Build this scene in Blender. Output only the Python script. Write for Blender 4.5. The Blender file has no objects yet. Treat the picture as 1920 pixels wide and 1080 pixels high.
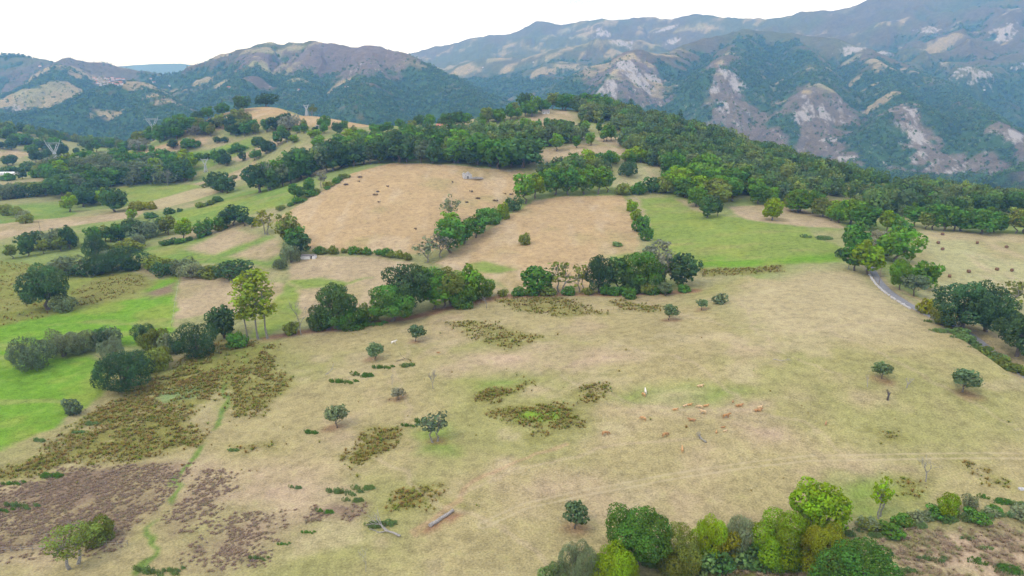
import bpy, bmesh, math, random
import numpy as np
from mathutils import Vector, Matrix

random.seed(11)
rng = np.random.default_rng(11)
scene = bpy.context.scene
COL = scene.collection

# ------------------------------------------------------------------ camera
CAM_H = 95.0
PITCH = math.radians(16.74)
FPX = 1297.0                                    # focal length in 1920-wide pixels
cam_d = bpy.data.cameras.new('camera')
cam_d.sensor_width = 36.0
cam_d.lens = 36.0 * FPX / 1920.0
cam_d.clip_start = 1.0
cam_d.clip_end = 60000.0
cam = bpy.data.objects.new('camera', cam_d)
COL.objects.link(cam)
cam.location = (0, 0, CAM_H)
cam.rotation_euler = (math.pi / 2 - PITCH, 0, 0)
scene.camera = cam

# ------------------------------------------------------------------ world, sun, exposure
SUN_EL, SUN_AZ = math.radians(52), math.radians(-125)      # azimuth from +Y, clockwise
world = bpy.data.worlds.new('World')
scene.world = world
world.use_nodes = True
wn, wl = world.node_tree.nodes, world.node_tree.links
wn.clear()
w_out = wn.new('ShaderNodeOutputWorld')
w_bg = wn.new('ShaderNodeBackground')
w_bg.inputs['Strength'].default_value = 0.1
sky = wn.new('ShaderNodeTexSky')
sky.sky_type = 'NISHITA'
sky.sun_disc = False
sky.sun_elevation = SUN_EL
sky.sun_rotation = SUN_AZ
sky.altitude = 400
w_tc = wn.new('ShaderNodeTexCoord')
w_map = wn.new('ShaderNodeMapping')
w_map.inputs['Scale'].default_value = (1.6, 1.6, 16.0)      # clouds flattened towards the horizon
w_noise = wn.new('ShaderNodeTexNoise')
w_noise.inputs['Scale'].default_value = 1.7
w_noise.inputs['Detail'].default_value = 5
w_ramp = wn.new('ShaderNodeValToRGB')
w_ramp.color_ramp.elements[0].position = 0.27
w_ramp.color_ramp.elements[0].color = (0.62, 0.62, 0.62, 1)
w_ramp.color_ramp.elements[1].position = 0.42
w_ramp.color_ramp.elements[1].color = (1, 1, 1, 1)
w_mix = wn.new('ShaderNodeMixRGB')
w_mix.inputs['Color2'].default_value = (12.9, 13.8, 16.0, 1)   # bright even cloud deck
wl.new(w_tc.outputs['Generated'], w_map.inputs['Vector'])
wl.new(w_map.outputs['Vector'], w_noise.inputs['Vector'])
wl.new(w_noise.outputs['Fac'], w_ramp.inputs['Fac'])
wl.new(w_ramp.outputs['Color'], w_mix.inputs['Fac'])
wl.new(sky.outputs['Color'], w_mix.inputs['Color1'])
wl.new(w_mix.outputs['Color'], w_bg.inputs['Color'])
wl.new(w_bg.outputs['Background'], w_out.inputs['Surface'])

sun_d = bpy.data.lights.new('sun', 'SUN')
sun_d.energy = 1.6
sun_d.angle = math.radians(14)
sun_d.color = (1.0, 0.95, 0.87)
sun = bpy.data.objects.new('sun', sun_d)
COL.objects.link(sun)
sdir = Vector((math.cos(SUN_EL) * math.sin(SUN_AZ), math.cos(SUN_EL) * math.cos(SUN_AZ), math.sin(SUN_EL)))
sun.rotation_euler = sdir.to_track_quat('Z', 'Y').to_euler()
sun.location = (0, 0, 1500)

scene.view_settings.view_transform = 'Standard'
scene.view_settings.look = 'None'
scene.view_settings.exposure = 0.0
scene.view_settings.gamma = 1.0
scene.view_settings.use_curve_mapping = False
scene.render.engine = 'CYCLES'
scene.cycles.max_bounces = 5
scene.cycles.diffuse_bounces = 2
scene.cycles.glossy_bounces = 1
scene.cycles.transmission_bounces = 2
scene.cycles.transparent_max_bounces = 4
scene.cycles.volume_bounces = 1
scene.cycles.use_denoising = True
scene.cycles.sample_clamp_indirect = 4.0
scene.cycles.caustics_reflective = False
scene.cycles.caustics_refractive = False

# ------------------------------------------------------------------ numeric helpers
CP, SP = math.cos(PITCH), math.sin(PITCH)

def vnoise(x, y, seed=0):
    """value noise, 0..1"""
    x = np.asarray(x, float); y = np.asarray(y, float)
    xi = np.floor(x).astype(np.int64); yi = np.floor(y).astype(np.int64)
    fx = x - xi; fy = y - yi
    fx = fx * fx * (3 - 2 * fx); fy = fy * fy * (3 - 2 * fy)
    def h(a, b):
        n = (a * 374761393 + b * 668265263 + seed * 974634777) & 0x7fffffff
        n = ((n ^ (n >> 13)) * 1274126177) & 0x7fffffff
        n = (n ^ (n >> 16)) & 0xffff
        return n / 65535.0
    a, b, c, d = h(xi, yi), h(xi + 1, yi), h(xi, yi + 1), h(xi + 1, yi + 1)
    return (a * (1 - fx) + b * fx) * (1 - fy) + (c * (1 - fx) + d * fx) * fy

def fbm(x, y, octv=4, seed=0):
    s = 0; a = 0.5; t = 0
    for o in range(octv):
        s = s + a * vnoise(x * 2 ** o + 17.3 * o, y * 2 ** o - 9.1 * o, seed + o); t += a; a *= 0.5
    return s / t

def ridged(x, y, octv=4, seed=0):
    s = 0; a = 0.5; t = 0
    for o in range(octv):
        s = s + a * (1 - np.abs(2 * vnoise(x * 2 ** o + 31.7 * o, y * 2 ** o + 5.9 * o, seed + o) - 1)); t += a; a *= 0.5
    return s / t

def smooth(a, b, x):
    t = np.clip((x - a) / (b - a), 0, 1)
    return t * t * (3 - 2 * t)

def sightline(u, v):
    """direction in which a surveyed point was seen from the drone"""
    a, b = (u - 960.0) / FPX, (540.0 - v) / FPX
    return np.array([a, CP + b * SP, -SP + b * CP])

def point_z(u, v, z):
    d = sightline(u, v); t = (z - CAM_H) / d[2]
    return d[0] * t, d[1] * t, z

def point_y(u, v, y):
    d = sightline(u, v); t = y / d[1]
    return d[0] * t, y, CAM_H + d[2] * t

# ------------------------------------------------------------------ terrain heights (near land)
SURVEY = [  # sight (u, v) and the height of the land there, metres
 (0,1080,-4),(500,1080,0),(1000,1080,1),(1500,1080,0),(1920,1080,0),
 (0,850,-6),(480,850,-4),(960,850,2),(1440,850,5),(1920,850,6),(200,680,-7),(480,640,-6),(780,600,-2),
 (1000,560,1),(1250,545,4),(1300,700,9),(1600,700,12),(1850,700,12),(1500,520,11),(1620,500,12),
 (1700,560,12.6),(1850,640,12),(1920,690,10.5),(1720,440,14),(1900,440,14),(1800,520,9),(1900,560,7.5),(1890,605,5),
 (1240,375,16),(1400,420,14),(1560,470,12),(1330,495,8),(880,480,4),(1000,500,3),(1190,460,8),(1150,370,17),
 (1000,400,12),(530,410,8),(580,470,2),(760,470,3),(880,400,12),(960,340,22),(730,308,30),(640,350,22),(900,320,28),
 (420,430,0),(330,520,-5),(100,560,-7),(0,480,-8),(160,400,-8),(0,400,-10),(300,340,-2),(450,320,6),(500,340,9),
 (0,330,-12),(100,305,-10),(250,290,4),(380,270,26),(360,240,42),(450,217,53),(510,197,62),(160,272,-4),
 (0,290,-5),(0,240,22),(600,240,45),(600,217,55),(680,240,43),(655,234,44.5),(720,240,43),(560,262,36),(830,250,44),(900,240,47),(1000,235,50),
 (1060,215,58),(1000,203,63),(1060,250,46),(1100,285,38),(1000,290,35),(1200,320,28),(1150,212,57),(1280,245,40),
 (1400,285,15),(1550,325,-5),(1690,365,-30),(1300,330,22),(1450,372,13),(1600,400,8),(1750,392,7),(1900,382,6)]
FIXED = [  # x, y, z of land that lies out of sight
 (-600,60,-8),(0,40,0),(600,60,4),(-900,300,-14),(900,250,6),(-1300,700,-10),(-1200,1150,40),(1000,450,0),(900,700,-60),
 (-800,1500,-110),(-300,1350,-60),(0,1300,-50),(300,1250,-60),(600,1200,-120),(1000,1200,-150),(1400,900,-150),
 (-150,900,36),(-150,1000,14),(-20,930,40),(-20,1030,15),(-250,960,34),(-260,1060,5),(100,980,30),(-1500,1600,-60),(0,1700,-130),(600,1700,-150),(1400,1700,-150),(-800,1750,-110),(450,1050,-40),(-560,1300,-50)]
pts = np.array([point_z(*p) for p in SURVEY] + FIXED)
def tps_fit(P, lam):
    X = P[:, :2] / 200.0; n = len(P)
    d2 = ((X[:, None] - X[None]) ** 2).sum(-1)
    K = 0.5 * d2 * np.log(d2 + 1e-9)
    A = np.zeros((n + 3, n + 3)); A[:n, :n] = K + lam * np.eye(n)
    Q = np.c_[np.ones(n), X]; A[:n, n:] = Q; A[n:, :n] = Q.T
    return X, np.linalg.solve(A, np.r_[P[:, 2], 0, 0, 0])
TX, TW = tps_fit(pts, 0.03)
def tps(x, y):
    out = np.empty(x.size); xf, yf = x.ravel() / 200.0, y.ravel() / 200.0
    for i in range(0, x.size, 60000):
        a, b = xf[i:i+60000], yf[i:i+60000]
        d2 = (a[:, None] - TX[None, :, 0]) ** 2 + (b[:, None] - TX[None, :, 1]) ** 2
        out[i:i+60000] = (0.5 * d2 * np.log(d2 + 1e-9)) @ TW[:-3] + TW[-3] + TW[-2] * a + TW[-1] * b
    return out.reshape(x.shape)
GX0, GY0, GD = -1640.0, 20.0, 4.0
gnx, gny = 821, 426
gxx, gyy = np.meshgrid(GX0 + GD * np.arange(gnx), GY0 + GD * np.arange(gny))
HG = tps(gxx, gyy)
HG = np.clip(HG, -170, 80)
HG += (fbm(gxx / 60, gyy / 60, 3, 3) - 0.5) * 3.0 * smooth(60, 500, gyy) + (fbm(gxx / 22, gyy / 22, 2, 9) - 0.5) * 0.9

def hgt(x, y):
    fx = np.clip((np.asarray(x, float) - GX0) / GD, 0, gnx - 1.001); fy = np.clip((np.asarray(y, float) - GY0) / GD, 0, gny - 1.001)
    i = fx.astype(int); j = fy.astype(int); fx = fx - i; fy = fy - j
    return (HG[j, i] * (1 - fx) + HG[j, i + 1] * fx) * (1 - fy) + (HG[j + 1, i] * (1 - fx) + HG[j + 1, i + 1] * fx) * fy

def site(u, v, ymax=1650.0):
    """where a sightline meets the land -> x, y, z"""
    d = sightline(u, v)
    ys = np.concatenate([np.arange(50, 500, 0.8), np.arange(500, ymax, 1.5)])
    t = ys / d[1]
    gap = CAM_H + d[2] * t - hgt(d[0] * t, ys)
    k = np.argmax(gap < 0) if (gap < 0).any() else int(np.argmin(gap))
    if k > 0 and gap[k] < 0:
        f = gap[k-1] / (gap[k-1] - gap[k]); y = ys[k-1] + f * (ys[k] - ys[k-1])
    else:
        y = ys[k]
    x = d[0] / d[1] * y
    return np.array([x, y, float(hgt(x, y))])

def depth(p):
    return p[1] * CP - (p[2] - CAM_H) * SP

def metres(px, p):
    return px * depth(p) / FPX

# ------------------------------------------------------------------ object helpers
def link(o, parent=None):
    COL.objects.link(o)
    if parent is not None: o.parent = parent
    return o

def tag(o, label=None, cat=None, group=None, kind=None):
    if label: o['label'] = label
    if cat: o['category'] = cat
    if group: o['group'] = group
    if kind: o['kind'] = kind
    return o

def mesh_np(name, V, quads=None, tris=None, mat=None, smooth_=False):
    me = bpy.data.meshes.new(name)
    V = np.asarray(V, np.float32).reshape(-1, 3)
    nq = 0 if quads is None else len(quads); nt = 0 if tris is None else len(tris)
    loops = []
    if nq: loops.append(np.asarray(quads, np.int32).ravel())
    if nt: loops.append(np.asarray(tris, np.int32).ravel())
    loops = np.concatenate(loops)
    me.vertices.add(len(V)); me.vertices.foreach_set('co', V.ravel())
    me.loops.add(len(loops)); me.loops.foreach_set('vertex_index', loops)
    me.polygons.add(nq + nt)
    st = np.concatenate([np.arange(nq) * 4, nq * 4 + np.arange(nt) * 3]).astype(np.int32)
    me.polygons.foreach_set('loop_start', st)
    if smooth_: me.polygons.foreach_set('use_smooth', np.ones(nq + nt, bool))
    me.update(calc_edges=True); me.validate()
    if mat: me.materials.append(mat)
    return me

def obj(name, me, parent=None):
    return link(bpy.data.objects.new(name, me), parent)

def empty(name, loc, rz=0.0, scl=(1, 1, 1)):
    o = bpy.data.objects.new(name, None); COL.objects.link(o)
    o.empty_display_size = 0.5
    o.location = loc; o.rotation_euler = (0, 0, rz); o.scale = scl
    return o

# ------------------------------------------------------------------ materials
def new_mat(name):
    m = bpy.data.materials.new(name); m.use_nodes = True
    n, l = m.node_tree.nodes, m.node_tree.links
    n.clear()
    return m, n, l, n.new('ShaderNodeOutputMaterial')

def N(n, kind, **kw):
    nd = n.new(kind)
    for k, v in kw.items():
        if k.startswith('in_'): nd.inputs[k[3:].replace('_', ' ')].default_value = v
        else: setattr(nd, k, v)
    return nd

def simple_mat(name, c, rough=0.85, var=0.25, scale=6.0, bump=0.3, c2=None, tint=False):
    m, n, l, out = new_mat(name)
    b = N(n, 'ShaderNodeBsdfPrincipled', in_Roughness=rough)
    b.inputs['Specular IOR Level'].default_value = 0.25
    tc = N(n, 'ShaderNodeTexCoord'); nz = N(n, 'ShaderNodeTexNoise', in_Scale=scale, in_Detail=4.0)
    l.new(tc.outputs['Object'], nz.inputs['Vector'])
    cr = N(n, 'ShaderNodeValToRGB')
    c2 = c2 or tuple(x * (1 - var) for x in c)
    cr.color_ramp.elements[0].position = 0.35; cr.color_ramp.elements[0].color = (*c2, 1)
    cr.color_ramp.elements[1].position = 0.65; cr.color_ramp.elements[1].color = (*[min(x * (1 + var * .5), 1) for x in c], 1)
    l.new(nz.outputs['Fac'], cr.inputs['Fac'])
    src = cr.outputs['Color']
    if tint:
        oi = N(n, 'ShaderNodeObjectInfo'); mm = N(n, 'ShaderNodeMixRGB', blend_type='MULTIPLY', in_Fac=1.0)
        l.new(src, mm.inputs['Color1']); l.new(oi.outputs['Color'], mm.inputs['Color2']); src = mm.outputs['Color']
    l.new(src, b.inputs['Base Color'])
    if bump:
        bp = N(n, 'ShaderNodeBump', in_Strength=bump, in_Distance=0.05)
        l.new(nz.outputs['Fac'], bp.inputs['Height']); l.new(bp.outputs['Normal'], b.inputs['Normal'])
    l.new(b.outputs['BSDF'], out.inputs['Surface'])
    return m

def leaf_mat(name, own=None, spread=0.35, trans=0.3):
    """foliage: each object's own colour, varied from tree to tree and leaf to leaf"""
    m, n, l, out = new_mat(name)
    oi = N(n, 'ShaderNodeObjectInfo'); at = N(n, 'ShaderNodeAttribute', attribute_name='leaf')
    if own:
        cr = N(n, 'ShaderNodeValToRGB')
        while len(cr.color_ramp.elements) < len(own): cr.color_ramp.elements.new(0.5)
        for i, c in enumerate(own):
            cr.color_ramp.elements[i].position = i / (len(own) - 1); cr.color_ramp.elements[i].color = (*c, 1)
        l.new(oi.outputs['Random'], cr.inputs['Fac']); base = cr.outputs['Color']
    else:
        base = oi.outputs['Color']
    hs = N(n, 'ShaderNodeHueSaturation')
    mh = N(n, 'ShaderNodeMapRange'); mh.inputs['To Min'].default_value = 0.5 - 0.03; mh.inputs['To Max'].default_value = 0.5 + 0.02
    mv = N(n, 'ShaderNodeMapRange'); mv.inputs['To Min'].default_value = 1 - spread; mv.inputs['To Max'].default_value = 1 + spread
    l.new(at.outputs['Fac'], mv.inputs['Value'])
    l.new(at.outputs['Fac'], mh.inputs['Value'])
    l.new(mh.outputs['Result'], hs.inputs['Hue']); l.new(mv.outputs['Result'], hs.inputs['Value'])
    l.new(base, hs.inputs['Color'])
    d = N(n, 'ShaderNodeBsdfDiffuse'); t = N(n, 'ShaderNodeBsdfTranslucent'); mx = N(n, 'ShaderNodeMixShader', in_Fac=trans)
    l.new(hs.outputs['Color'], d.inputs['Color']); l.new(hs.outputs['Color'], t.inputs['Color'])
    l.new(d.outputs['BSDF'], mx.inputs[1]); l.new(t.outputs['BSDF'], mx.inputs[2])
    l.new(mx.outputs['Shader'], out.inputs['Surface'])
    return m

M_LEAF = leaf_mat('leaves')
M_WOOD = leaf_mat('wood_leaves', own=[(.080,.155,.050),(.16,.245,.055),(.085,.150,.055),(.24,.29,.06),(.075,.135,.065),(.20,.235,.075),(.11,.21,.045),(.15,.195,.085),(.08,.15,.05),(.19,.27,.05)])
M_MWOOD = leaf_mat('mountain_wood_leaves', own=[(.065,.140,.042),(.095,.175,.048),(.145,.215,.062),(.070,.130,.050),(.12,.18,.055)])
M_RUSH = leaf_mat('rush_blades', own=[(.29,.225,.058),(.36,.225,.075),(.25,.27,.045),(.38,.31,.11),(.30,.19,.06),(.20,.26,.04),(.27,.25,.05)], spread=.35)
M_STRAW = leaf_mat('dry_grass_blades', own=[(.46,.36,.23),(.40,.29,.19),(.34,.32,.13),(.48,.36,.25),(.36,.27,.17),(.24,.29,.09)], spread=.25)
M_BRACKEN = leaf_mat('bracken_fronds', own=[(.31,.22,.155),(.27,.20,.15),(.35,.26,.17),(.29,.205,.125),(.26,.225,.13)], spread=.25)
M_BARK = simple_mat('bark', (.16, .13, .10), var=.4, scale=4, bump=.6)
M_PALEBARK = simple_mat('pale_bark', (.27, .25, .21), var=.4, scale=5, bump=.4)
M_DEADWOOD = simple_mat('weathered_wood', (.34, .31, .28), var=.5, scale=5, bump=.6)
M_CHAR = simple_mat('dark_wood', (.10, .085, .075), var=.5, scale=5, bump=.6)
# ------------------------------------------------------------------ the ground: mesh
def fan_grid(ys, ts):
    T, Y = np.meshgrid(ts, ys)
    return T * Y, Y
def grid_quads(nr, nc):
    i = (np.arange(nr - 1)[:, None] * nc + np.arange(nc - 1)[None]).ravel()
    return np.c_[i, i + 1, i + nc + 1, i + nc]
ys = []
y = 46.0
while y < 1640:
    ys.append(y)
    y += min(0.00170 * (y * y + CAM_H ** 2) / CAM_H, 3.0 if y < 950 else 12.0)
ts = np.concatenate([np.linspace(-1.6, -0.80, 50)[:-1], np.linspace(-0.80, 0.80, 560), np.linspace(0.80, 1.6, 50)[1:]])
gx, gy = fan_grid(np.array(ys), ts)
GSH = gx.shape

# ------------------------------------------------------------------ land cover
def wpoly(p):
    return np.array([site(u, v)[:2] for u, v in p])

def seg_dist(x, y, P, closed=True):
    d = np.full(x.shape, 1e9)
    n = len(P)
    for i in range(n if closed else n - 1):
        a, b = P[i], P[(i + 1) % n]; e = b - a; L = max(e @ e, 1e-9)
        t = np.clip(((x - a[0]) * e[0] + (y - a[1]) * e[1]) / L, 0, 1)
        d = np.minimum(d, (x - a[0] - t * e[0]) ** 2 + (y - a[1] - t * e[1]) ** 2)
    return np.sqrt(d)

def inside(x, y, P):
    r = np.zeros(x.shape, bool); n = len(P)
    for i in range(n):
        a, b = P[i], P[(i + 1) % n]
        c = (a[1] > y) != (b[1] > y)
        xx = (b[0] - a[0]) * (y - a[1]) / (b[1] - a[1] + 1e-12) + a[0]
        r ^= c & (x < xx)
    return r

def cover(x, y, P, soft):
    m = np.zeros(x.shape)
    lo, hi = P.min(0) - soft, P.max(0) + soft
    k = (x > lo[0]) & (x < hi[0]) & (y > lo[1]) & (y < hi[1])
    if k.any():
        d = seg_dist(x[k], y[k], P); s = np.where(inside(x[k], y[k], P), d, -d)
        m[k] = smooth(-soft, soft, s)
    return m

DRY, STRAW, PINK = (.322, .266, .128), (.372, .305, .168), (.390, .288, .186)
BROWN, TAN = (.395, .280, .150), (.355, .275, .165)
GREEN, LIME, FIELD = (.16, .235, .052), (.140, .262, .027), (.19, .245, .056)
MEADOW, OLIVE, MARSH = (.25, .245, .105), (.17, .165, .055), (.19, .22, .05)
BRACK, SOIL, HAY = (.205, .145, .095), (.24, .125, .075), (.32, .30, .15)
LAND = [  # colour, edge softness m, outline
 (LIME, 1.5, [(-300,1010),(0,848),(100,800),(190,742),(200,690),(170,665),(100,655),(0,668),(-300,700)]),
 (LIME, 3, [(-300,690),(0,672),(150,640),(250,648),(330,622),(330,580),(335,515),(290,525),(250,545),(180,570),(80,592),(0,602),(-300,620)]),
 (MARSH, 4, [(-300,640),(0,612),(90,592),(170,580),(265,556),(290,528),(240,506),(130,500),(0,490),(-300,500)]),
 (OLIVE, 5, [(140,545),(200,515),(270,515),(280,535),(220,560),(150,575)]),
 (BRACK, 3, [(270,552),(325,530),(328,548),(285,560)]),
 (TAN, 1.5, [(340,515),(440,520),(550,535),(560,600),(440,605),(325,615)]),
 (MEADOW, 2, [(330,600),(420,585),(560,590),(570,625),(420,640),(330,640)]),
 (TAN, 1.5, [(545,492),(600,480),(690,482),(775,492),(770,520),(700,575),(560,600),(540,530)]),
 (FIELD, 2, [(540,525),(600,522),(650,528),(700,520),(640,536),(560,542)]),
 (FIELD, 2, [(540,530),(560,545),(560,600),(500,632),(470,632),(520,560)]),
 (BROWN, 1.2, [(512,412),(560,385),(600,360),(660,325),(735,306),(880,312),(975,320),(1010,345),(985,362),(940,405),(860,462),(780,476),(580,470),(545,442)]),
 (BROWN, 1.5, [(820,492),(900,440),(950,408),(1000,375),(1060,368),(1165,366),(1195,400),(1195,460),(1180,500),(1120,545),(960,552),(930,525),(860,510)]),
 (TAN, 2, [(820,492),(860,495),(960,552),(930,552),(900,530)]),
 (FIELD, 3, [(880,494),(905,490),(965,505),(935,514),(890,508)]),
 (FIELD, 5, [(1140,480),(1180,475),(1190,500),(1170,520),(1145,500)]),
 (FIELD, 2, [(1200,372),(1260,370),(1310,398),(1400,410),(1500,418),(1530,448),(1592,466),(1575,492),(1450,498),(1320,502),(1290,495),(1225,470),(1215,420)]),
 (LIME, 6, [(1300,494),(1340,482),(1440,488),(1570,476),(1575,490),(1450,497),(1320,501)]),
 (OLIVE, 1.5, [(1310,505),(1465,498),(1472,510),(1315,520)]),
 (TAN, 2, [(1365,388),(1440,384),(1500,390),(1570,415),(1585,428),(1500,424),(1400,411)]),
 (HAY, 2, [(1700,448),(1735,432),(1920,440),(2400,450),(2400,640),(1960,610),(1780,570),(1730,565),(1700,520)]),
 (STRAW, 4, [(1735,434),(1920,441),(1920,455),(1740,448)]),
 (GREEN, 3, [(230,472),(350,450),(440,430),(540,452),(535,505),(440,495),(300,492)]),
 (TAN, 5, [(345,468),(430,426),(495,442),(400,478)]),
 (TAN, 5, [(430,480),(520,445),(535,470),(500,490)]),
 (GREEN, 2, [(-200,395),(60,384),(120,385),(148,400),(100,412),(0,428),(-200,440)]),
 (TAN, 2, [(0,420),(120,408),(270,395),(260,406),(120,425),(0,450),(-200,470)]),
 (STRAW, 2, [(235,388),(300,372),(372,353),(420,356),(350,380),(290,394)]),
 (GREEN, 4, [(290,410),(420,372),(520,345),(600,345),(560,375),(440,410),(320,430)]),
 (FIELD, 3, [(180,358),(300,340),(420,345),(370,352),(240,385),(200,385)]),
 (TAN, 3, [(360,345),(480,300),(480,325),(400,352)]),
 (GREEN, 3, [(330,312),(360,285),(470,258),(495,268),(430,298),(360,325)]),
 (TAN, 2, [(430,300),(500,266),(535,252),(530,268),(470,300)]),
 (BROWN, 3, [(190,306),(250,286),(390,256),(388,268),(260,300),(210,312)]),
 (MEADOW, 3, [(120,320),(200,300),(260,306),(180,330)]),
 (BROWN, 4, [(340,240),(400,214),(450,200),(520,190),(600,210),(690,232),(700,246),(620,243),(560,236),(520,232),(440,240),(350,247)]),
 (MEADOW, 4, [(640,240),(700,238),(690,262),(640,258)]),
 (MEADOW, 3, [(690,258),(830,240),(930,233),(945,252),(860,258),(740,272)]),
 (TAN, 3, [(960,230),(1000,218),(1060,206),(1078,225),(1060,240),(1000,242)]),
 (GREEN, 3, [(955,252),(1030,248),(1045,268),(970,270)]),
 (TAN, 3, [(975,290),(1100,268),(1190,284),(1205,298),(1090,300),(990,308)]),
 (TAN, 2, [(1115,258),(1150,250),(1180,268),(1190,280),(1130,270)]),
 (HAY, 3, [(1140,335),(1190,318),(1240,308),(1260,345),(1150,352)]),
 (TAN, 2, [(1488,305),(1522,303),(1520,314),(1492,314)]),
 (TAN, 3, [(-60,290),(30,280),(70,290),(0,300)]),
 # marks inside the big pasture
 (PINK, 9, [(870,660),(1040,645),(1190,668),(1080,700),(930,690)]),
 (PINK, 6, [(1360,790),(1460,800),(1530,850),(1420,830)]),
 (PINK, 6, [(1120,770),(1250,755),(1440,755),(1400,772),(1200,775)]),
 (PINK, 7, [(985,940),(1050,880),(1120,900),(1060,935)]),
 (PINK, 6, [(1500,875),(1600,862),(1700,880),(1620,890)]),
 (STRAW, 12, [(1340,560),(1500,505),(1620,505),(1750,600),(1700,640),(1450,640)]),
 (FIELD, 7, [(1160,746),(1200,728),(1300,722),(1390,735),(1330,755),(1220,757)]),
 (STRAW, 6, [(1220,742),(1260,732),(1310,734),(1290,746),(1240,750)]),
 (FIELD, 7, [(880,710),(960,705),(1010,712),(960,730),(890,730)]),
 (FIELD, 4, [(780,800),(840,795),(850,850),(790,850)]),
 (FIELD, 6, [(1560,905),(1650,890),(1720,930),(1640,985),(1570,960)]),
 (MARSH, 4, [(390,660),(520,640),(490,665),(440,720),(400,700),(300,700)]),
 (BRACK, 3, [(-200,1000),(0,925),(150,880),(340,868),(348,890),(290,960),(220,1020),(0,1036),(-200,1060)]),
 (BRACK, 6, [(300,975),(390,880),(440,925),(400,965),(330,1000)]),
 (BRACK, 7, [(340,1040),(470,960),(545,972),(530,1010),(430,1070)]),
 (BRACK, 3, [(570,968),(620,945),(690,945),(650,978)]),
 (PINK, 12, [(340,880),(560,860),(640,920),(560,960),(400,960)]),
 (SOIL, 2, [(790,995),(815,975),(850,955),(862,960),(835,980),(805,996)]),
 (PINK, 4, [(1640,1010),(1800,985),(1920,990),(2200,1000),(2200,1250),(1680,1250),(1690,1060)]),
 (OLIVE, 4, [(1020,1085),(1300,1060),(1580,1010),(1660,985),(2200,965),(2200,990),(1800,990),(1660,1020),(1560,1080),(1200,1120)]),
 (OLIVE, 3, [(1280,1075),(1400,1058),(1540,1062),(1560,1100),(1280,1110)]),
]
RUSHES = [  # outline, plants per square metre
 ([(60,865),(140,800),(220,745),(300,700),(400,690),(400,740),(345,790),(380,830),(250,862),(120,872),(0,905),(-100,900)], .55),
 ([(430,705),(480,660),(520,645),(515,690),(545,722),(480,782),(432,775)], .5),
 ([(380,640),(440,640),(490,640),(470,700),(400,730),(300,715)], .35),
 ([(640,858),(690,830),(680,805),(758,803),(750,830),(690,870),(665,895)], .7),
 ([(720,952),(760,920),(830,908),(838,945),(740,962)], .6),
 ([(835,605),(900,600),(960,620),(1030,635),(950,656),(880,630)], .3),
 ([(925,562),(1050,555),(1150,590),(1050,596),(960,578)], .3),
 ([(1140,562),(1240,572),(1240,585),(1150,580)], .3),
 ([(885,742),(920,728),(965,735),(930,756),(890,754)], .9),
 ([(910,768),(990,760),(1075,762),(1100,797),(1040,807),(960,792)], .7),
 ([(1070,730),(1130,718),(1147,735),(1100,757)], .6),
 ([(935,732),(1020,708),(1015,716),(960,737)], .4),
 ([(1645,808),(1690,814),(1702,824),(1660,822)], .5),
 ([(1690,895),(1735,905),(1720,935),(1660,928)], .4),
 ([(1788,860),(1830,878),(1905,915),(1895,920),(1820,890)], .5),
 ([(990,815),(1030,808),(1030,822),(1000,826)], .4),
 ([(1010,935),(1050,930),(1060,945),(1020,948)], .0),
 ([(140,545),(200,515),(270,515),(280,535),(220,560),(150,575)], .12),
 ([(0,490),(130,500),(90,592),(0,612),(-100,610)], .05),
 ([(1310,506),(1465,499),(1472,510),(1315,519)], .3),
 ([(430,835),(520,830),(530,845),(440,850)], .12),
 ([(860,935),(910,935),(900,950),(860,948)], .4),
]
BRACKENS = [p for c, s, p in LAND if c is BRACK][1:]
DITCH = [(262,1075),(290,1010),(280,985),(322,935),(330,900),(370,860),(378,835),(412,800),(420,765),(415,735),(430,700)]
TRAIL = [(1050,832),(960,868),(900,903),(860,935),(820,965),(770,1000)]
TRACK = [(905,985),(985,948),(1100,923),(1250,895),(1400,872),(1520,859),(1700,856),(1920,855),(2300,850)]
TREELINE = [(-300,700),(0,690),(200,690),(370,672),(500,634),(600,618),(700,606),(790,592),(850,575),(940,556),(1100,552),(1300,545),(1400,515),(1560,495),(1640,520),(1750,600),(1850,655),(1940,700),(2300,850)]
ROAD = [(1600,486),(1625,492),(1636,506),(1650,530),(1680,556),(1720,580),(1760,600),(1800,612),(1880,660),(1990,740)]

w_tl = wpoly(TREELINE)
w_road = wpoly(ROAD)
w_ditch, w_trail, w_track = wpoly(DITCH), wpoly(TRAIL), wpoly(TRACK)

# level the land under the road
road_pts = []
for i in range(len(w_road) - 1):
    n = max(2, int(np.linalg.norm(w_road[i+1] - w_road[i]) / 1.5))
    for k in range(n): road_pts.append(w_road[i] + (w_road[i+1] - w_road[i]) * k / n)
road_pts = np.array(road_pts + [w_road[-1]])
for _ in range(30): road_pts[1:-1] = (road_pts[:-2] + 2 * road_pts[1:-1] + road_pts[2:]) / 4
road_z = hgt(road_pts[:, 0], road_pts[:, 1])
for _ in range(20): road_z[1:-1] = (road_z[:-2] + 2 * road_z[1:-1] + road_z[2:]) / 4

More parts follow.
